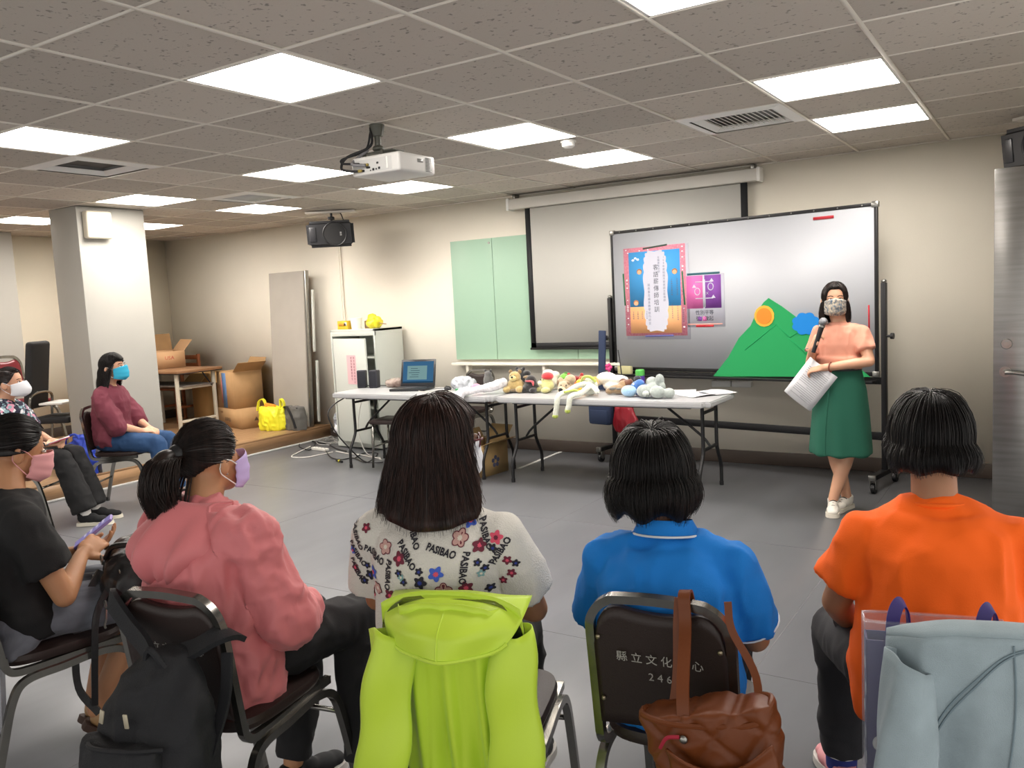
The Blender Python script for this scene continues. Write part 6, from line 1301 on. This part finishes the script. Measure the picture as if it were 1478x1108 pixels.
# purple bag at the right edge
c = CH['edge']; o = empty('purple_bag', (c.location.x-.10, c.location.y-.0, .458), 0, 'purple cloth bag on the chair at the right picture edge beside the orange T-shirt', 'bag')
bm = NB(); loft(bm, [(0,0,0,.10,.09), (0,0,.05,.12,.10), (0,0,.11,.10,.08), (-.02,0,.16,.06,.05)]); remesh('body', bm, mat('purple cloth', '5a2a9a', .6), o, .009, 3, wrinkle(.015, (14,14,14), 81)); tube('handle', bpy.data.materials['purple cloth'], o, [(-.06,0,.12), (-.04,0,.20), (.04,0,.20), (.06,0,.12)], .009)
# ================= garments and bags on the chairs
def tree(o_): return [o_]+[d for c in o_.children for d in tree(c)]
def xform(objs, M_):
    for q_ in {d for o_ in objs for d in tree(o_)}: q_.data.transform(M_)
def on_chair(name, ch, label, cat): c = CH[ch]; return empty(name, c.location, c.rotation_euler.z, label, cat)
# neon rain jacket
m_neon = cloth('neon rain shell', 'c4e23c', rough=.45, bump=.04)
o = on_chair('rain_jacket', 'green', 'neon yellow-green hooded rain jacket draped over the middle chair back', 'jacket')
def drape(W0, W1, ztop, zbot, yoff, nf, amp, seed, bulge=.03, side=.09):
    def fn(a_, b_):
        u = a_*2-1; W = W0+(W1-W0)*b_; z = ztop-(ztop-zbot)*b_-.035*abs(u)**3*(1-b_)
        x = W*u; wrap_ = side*max(0, abs(u)-.72)/.28
        y = yoff-.148*(z-.44)*1.0 - bulge*(1-u*u)**.5*(.3+.7*b_) + wrap_*(1 if abs(u) > .72 else 0)
        n = math.sin(u*nf+seed+1.2*math.sin(b_*3+seed))+.5*math.sin(u*nf*1.9+seed*2+b_*2)
        y -= amp*n*min(1, b_*1.6+.12); x += amp*.5*math.cos(u*nf+seed)*b_
        return (x, y, z)
    return fn
sheet('back_panel', m_neon, o, drape(.150, .175, .812, .16, -.235, 13, .014, 1.0, .02), 61, 41, .003)
for s in (-1, 1):
    def slv(a_, b_, s=s):
        t = 2*PI*a_; z = .740-.54*b_; cx = s*(.135+.040*b_); cy = -.285-.02*b_+(.03 if s > 0 else 0)
        r = .050+.014*b_+.008*math.sin(t*3+b_*7)+.006*math.sin(b_*17+t)
        return (cx+r*1.05*math.cos(t), cy+r*.62*math.sin(t)-.02*math.sin(b_*3), z+.01*math.sin(t*2))
    sheet('sleeve', m_neon, o, slv, 33, 31, .003, closeu=True)
def hd(a_, b_):
    u = a_*2-1; w_ = .172-.030*b_**2; x = w_*u+.006; z = .820-.112*b_*(1-.42*u**4)-.028*abs(u)**2.5; y = -.232-.125*math.sin(PI*.5*min(1,b_*1.6))*(1-.45*u*u)-.012*b_*math.cos(u*4)
    y += .004*math.sin(u*7+b_*4); return (x, y+.10*abs(u)**3*(1-b_)*.6, z)
h_ = sheet('hood', m_neon, o, hd, 41, 21, .004)
bm = NB(); sweep(bm, [V(hd(k/30, 1))+V((0,-.002,0)) for k in range(31)], .005, 6); build('hem_fold', bm, m_neon, h_); bm = NB(); sweep(bm, [V(hd(.5, .15+k*.085))+V((0,-.002,0)) for k in range(11)], .0025, 5); build('seam', bm, m_neon, h_)
sheet('front_flap', m_neon, o, drape(.17, .20, .825, .40, -.20, 11, .008, 3, -.02, 0), 41, 21, .003)
# denim jacket
m_den = mat('pale denim', '9dadb4', .9, var=.16, vscale=9, bump=.35, bscale=600, sheen=.2); m_dst = mat('denim stitch', '76878f', .9)
o = on_chair('denim_jacket', 'denim', 'pale washed denim jacket hung over the chair back at the lower right', 'jacket')
d1 = drape(.195, .225, .838, .20, -.262, 8, .014, 2.4, .03, .05); bp_ = sheet('back_panel', m_den, o, d1, 61, 41, .005)
sheet('front_panel', m_den, o, drape(.193, .20, .838, .45, -.205, 8, .006, 2.4, -.03, 0), 41, 21, .004); sheet('top_fold', m_den, o, lambda a_, b_: (lambda p0, p1: tuple(V(p0).lerp(V(p1), b_)+V((0,0,.012*math.sin(PI*b_)))))(d1(a_, 0), drape(.193, .20, .838, .45, -.205, 8, .006, 2.4, -.03, 0)(a_, 0)), 41, 7, .004)
bm = NB()
for off in (0, .022): sweep(bm, [V(d1(.70-.52*(k/24)**.8+off, .02+.34*(k/24)**2))+V((0,-.004,0)) for k in range(25)], .0022, 5)
for a0 in (.52, .62): sweep(bm, [V(d1(a0+.02*math.sin(k*.3), k/24*.9+.02))+V((0,-.004,0)) for k in range(25)], .0018, 5)
build('stitching', bm, m_dst, bp_)
def slv2(a_, b_):
    t = 2*PI*a_; z = .775-.62*b_; return (-.160-.030*math.sin(b_*1.6)+(.050+.010*math.sin(t*3+b_*6))*math.cos(t)*(.75+.25*min(1, b_*4)), -.315+(.034+.008*math.sin(b_*12))*math.sin(t)-.025*b_, z-.02*math.cos(t)*(1-b_))
sheet('sleeve', m_den, o, slv2, 33, 31, .004, closeu=True)
# clear tote with purple dots
o = on_chair('clear_tote', 'denim', 'clear plastic tote bag with dark purple panel and white dots behind the orange T-shirt', 'bag')
m_clr = mat('clear vinyl', 'c8ccd6', .12, spec=.8, alpha=.16); m_pur = mat('purple panel', '31226e', .5)
def tote(W_, D_, z0, z1, m, nm, cx=-.10, cy=-.165):
    bm = NB()
    for (x0,y0),(x1,y1) in (((-W_,-D_),(W_,-D_)), ((W_,-D_),(W_,D_)), ((W_,D_),(-W_,D_)), ((-W_,D_),(-W_,-D_))): bx(bm, (cx+(x0+x1)/2, cy+(y0+y1)/2, (z0+z1)/2), (abs(x1-x0)+.003, abs(y1-y0)+.003, z1-z0))
    bx(bm, (cx, cy, z0), (W_*2, D_*2, .003)); return build(nm, bm, m, o, smooth=False)
tote(.13, .030, .46, .80, m_clr, 'outer_skin'); pnl = tote(.125, .026, .47, .76, m_pur, 'inner_panel')
bm = NB()
for k in range(14): rs = random.Random(k+90); x = rs.uniform(-.10,.15); z = rs.uniform(.5,.73); sphere_into(bm, Matrix.Translation((x-.125,-.193,z)) @ Matrix.Diagonal((.012,.001,.016,1)), 12, 8)
for k in range(5): sphere_into(bm, Matrix.Translation((-.227,-.18+.015*(k%3),.5+.05*k)) @ Matrix.Diagonal((.001,.010,.014,1)), 12, 8)
build('dots', bm, m_pipe, pnl)
bm = NB(); 
sweep(bm, [V((-.10+.13*math.copysign(abs(math.cos(t))**.3, math.cos(t)), -.165+.030*math.copysign(abs(math.sin(t))**.3, math.sin(t)), .80)) for t in [2*PI*k/40 for k in range(40)]], .003, 6, True); build('rim', bm, m_clr, o)
for x in (-.06, .10): tube('handle', m_pur, o, [(x-.12,-.196,.74), (x-.115,-.19,.81), (x-.10,-.17,.835), (x-.085,-.15,.81), (x-.08,-.142,.74)], .01, sm=5, flat=(.025,.004), up0=(0,1,0))
# brown quilted handbag hung on the blue person's chair
m_bb = mat('rust quilted nylon', '6a3410', .5, bump=.08, bscale=40, spec=.4)
o = on_chair('handbag', 'blue', 'rust brown quilted handbag with a bow hanging from the stencilled chair back', 'bag')
bc = V((.130,-.36,.455))
bm = NB(); loft(bm, [(bc.x,bc.y,.30,.115,.055,.7), (bc.x,bc.y,.34,.125,.062,.7), (bc.x,bc.y,.44,.128,.062,.7), (bc.x+.005,bc.y,.56,.138,.055,.7), (bc.x+.005,bc.y,.60,.142,.050,.7)], 44)
def quilt(P, N):
    a1 = (P[:,0]-P[:,2])*62; a2 = (P[:,0]+P[:,2])*62; g = np.minimum(np.abs(np.sin(a1/2)), np.abs(np.sin(a2/2))); return .006*np.clip(g*2.2, 0, 1)-.004+wrinkle(.005, (12,12,12), 91)(P, N)
bd = remesh('body', bm, m_bb, o, .005, 1, quilt)
bm = NB(); sweep(bm, [V((bc.x+.005+.136*math.copysign(abs(math.cos(t))**.7, math.cos(t)), bc.y+.052*math.copysign(abs(math.sin(t))**.7, math.sin(t)), .602+.010*math.sin(t*2)-.02*abs(math.sin(t)))) for t in [2*PI*k/40 for k in range(40)]], .007, 8, True); build('rim', bm, m_bb, bd)
bm = NB(); cyl(bm, (bc.x+.005,bc.y,.590), (bc.x+.005,bc.y,.593), .05, n=24); bm.transform(Matrix.Translation(V((bc.x+.005,bc.y,.59))) @ Matrix.Diagonal((2.4,.8,1,1)) @ Matrix.Translation(-V((bc.x+.005,bc.y,.59)))); build('opening', bm, mat('bag inside', '3a1a0c', .8), bd)
parts0 = [bd]
ribx = bc.x-.058
tube('strap', m_bb, o, [(ribx+.03,bc.y-.056,.575), (ribx+.018,bc.y-.02,.66), (ribx+.002,-.282,.76), (ribx-.004,-.262,.822), (ribx-.004,-.235,.825), (ribx,-.222,.78)], .01, sm=6, flat=(.026,.006), up0=(0,1,0)); tube('strap', m_bb, o, [(ribx-.02,bc.y+.02,.57), (ribx-.014,bc.y+.06,.66), (ribx-.018,-.268,.76), (ribx-.016,-.258,.818)], .01, sm=6, flat=(.020,.005), up0=(0,1,0))
tube('strap', m_bb, o, [(bc.x+.11,bc.y-.02,.60), (bc.x+.095,-.30,.68), (bc.x+.04,-.262,.76), (bc.x+.03,-.25,.818)], .01, sm=6, flat=(.016,.005), up0=(0,1,0))
def bow(a_, b_, s): u = a_; return (bc.x+.035+s*(.012+.095*u), bc.y-.075-.018*math.sin(PI*u)-.006*math.sin(b_*14)*(1-u*.6), .485+(b_-.5)*(.035+.075*u)+.012*u)
bwo = build('bow_knot', (lambda bm: (ell(bm, (bc.x+.035,bc.y-.088,.485), (.022,.016,.026)), bm)[1])(NB()), m_bb, o)
for s in (-1, 1): sheet('bow_loop', m_bb, bwo, lambda a_, b_, s=s: bow(a_, b_, s), 15, 21, .006)
for s in (-1, 1): sheet('bow_tail', m_bb, bwo, lambda a_, b_, s=s: (bc.x+.035+s*(.008+.05*b_)+.022*(a_-.5)*(1+b_), bc.y-.075-.005*math.sin(a_*9), .475-.085*b_), 7, 9, .005)
bm = NB(); ell(bm, (ribx+.028,bc.y-.064,.585), (.009,.006,.009)); b_ = build('ring', bm, m_chrome, o); tube('red_tassel', mat('red thread', 'a01c34', .8), o, [(ribx+.02,bc.y-.066,.59), (ribx-.005,bc.y-.07,.585), (ribx-.02,bc.y-.068,.56)], .004, 6)
rest = [c for c in o.children if c.name.split('.')[0] in ('body','bow_knot','bow_loop','bow_tail')]
pv = Matrix.Translation(bc+V((-.08,0,.14)))
xform(rest, Matrix.Translation((0,0,.012)) @ pv @ Matrix.Rotation(R_(-13), 4, 'Y') @ pv.inverted())
# black backpack on the pink person's chair
m_bp = mat('black canvas pack', '15161b', .75, bump=.25, bscale=300); m_tag = mat('pale zip pull', 'b9b09a', .4, metal=.3)
o = on_chair('backpack', 'pink', 'black backpack with checked bottom trim hanging by its straps on the left chair back', 'backpack')
bc = V((.055,-.36,.425))
bm = NB(); loft(bm, [(bc.x,bc.y,.18,.13,.07,.7), (bc.x,bc.y,.22,.145,.085,.7), (bc.x,bc.y,.36,.150,.090,.7), (bc.x,bc.y+.01,.47,.135,.075,.8), (bc.x+.01,bc.y+.03,.55,.085,.045), (bc.x+.01,bc.y+.05,.585,.04,.03)], 40); remesh('body', bm, m_bp, o, .008, 4, wrinkle(.012, (11,11,8), 95))
bm = NB(); loft(bm, [(bc.x-.02,bc.y-.085,.23,.115,.035,.6), (bc.x-.02,bc.y-.09,.36,.12,.04,.6), (bc.x-.02,bc.y-.085,.42,.115,.03,.6)], 32); pk = remesh('front_pocket', bm, m_bp, o, .007, 4, wrinkle(.006, (14,14,10), 96))
tube('pocket_flap_edge', m_bp, pk, [(bc.x-.14,bc.y-.075,.405), (bc.x-.06,bc.y-.130,.425), (bc.x+.04,bc.y-.125,.43), (bc.x+.10,bc.y-.08,.42)], .006, 6)
for x, z in ((-.075,.475), (.0,.475)): bm = NB(); bx(bm, (bc.x+x,bc.y-.085,z), (.013,.004,.034), RY(.25 if x < -.03 else -.1), .002); build('zip_pull', bm, m_tag, o)
bm = NB(); ell(bm, (bc.x-.035,bc.y-.131,.36), (.006,.003,.010)); build('small_emblem', bm, m_tag, pk)
m_chk = mat('beige check', 'a99c80', .8, col2='4c463c', vscale=40, stretch=(1,.2,1))
for k in range(7): bm = NB(); bx(bm, (bc.x-.09+.03*k, bc.y-.118+.004*abs(k-3), .222+.003*k), (.029,.006,.034), None, .002); build('check_trim', bm, m_chk, pk)
xform(list(o.children), Matrix.Translation((0,0,.10)))
tube('shoulder_strap', m_bp, o, [(bc.x+.02,bc.y-.0,.64), (-.02,-.30,.68), (-.10,-.275,.72), (-.165,-.262,.775), (-.175,-.235,.755), (-.165,-.20,.70)], .01, sm=7, flat=(.052,.014), up0=(0,1,0))
tube('shoulder_strap', m_bp, o, [(bc.x-.01,bc.y-.0,.64), (.05,-.31,.665), (.12,-.285,.69), (.165,-.268,.715), (.180,-.235,.715), (.168,-.19,.69)], .01, sm=7, flat=(.052,.014), up0=(0,1,0))
tube('side_strap', m_bp, o, [(.182,-.245,.67), (.195,-.28,.57), (.19,-.34,.46)], .01, sm=5, flat=(.03,.008), up0=(0,1,0))
tube('grab_loop', m_bp, o, [(bc.x-.03,bc.y+.01,.66), (bc.x,bc.y+.0,.71), (bc.x+.04,bc.y+.01,.66)], .008, 6)
box('hanging_card', mat('card print', '3a3566', .5, col2='b04a6a', vscale=20), o, (bc.x-.165,bc.y-.05,.40), (.003,.06,.085), RX(.3), bev=0); tube('card_lace', mat('pink lace', 'b88a9a', .7), o, [(bc.x-.16,bc.y-.03,.45), (bc.x-.18,bc.y-.06,.48), (bc.x-.15,bc.y-.06,.50)], .003, 6)
print('DONE')
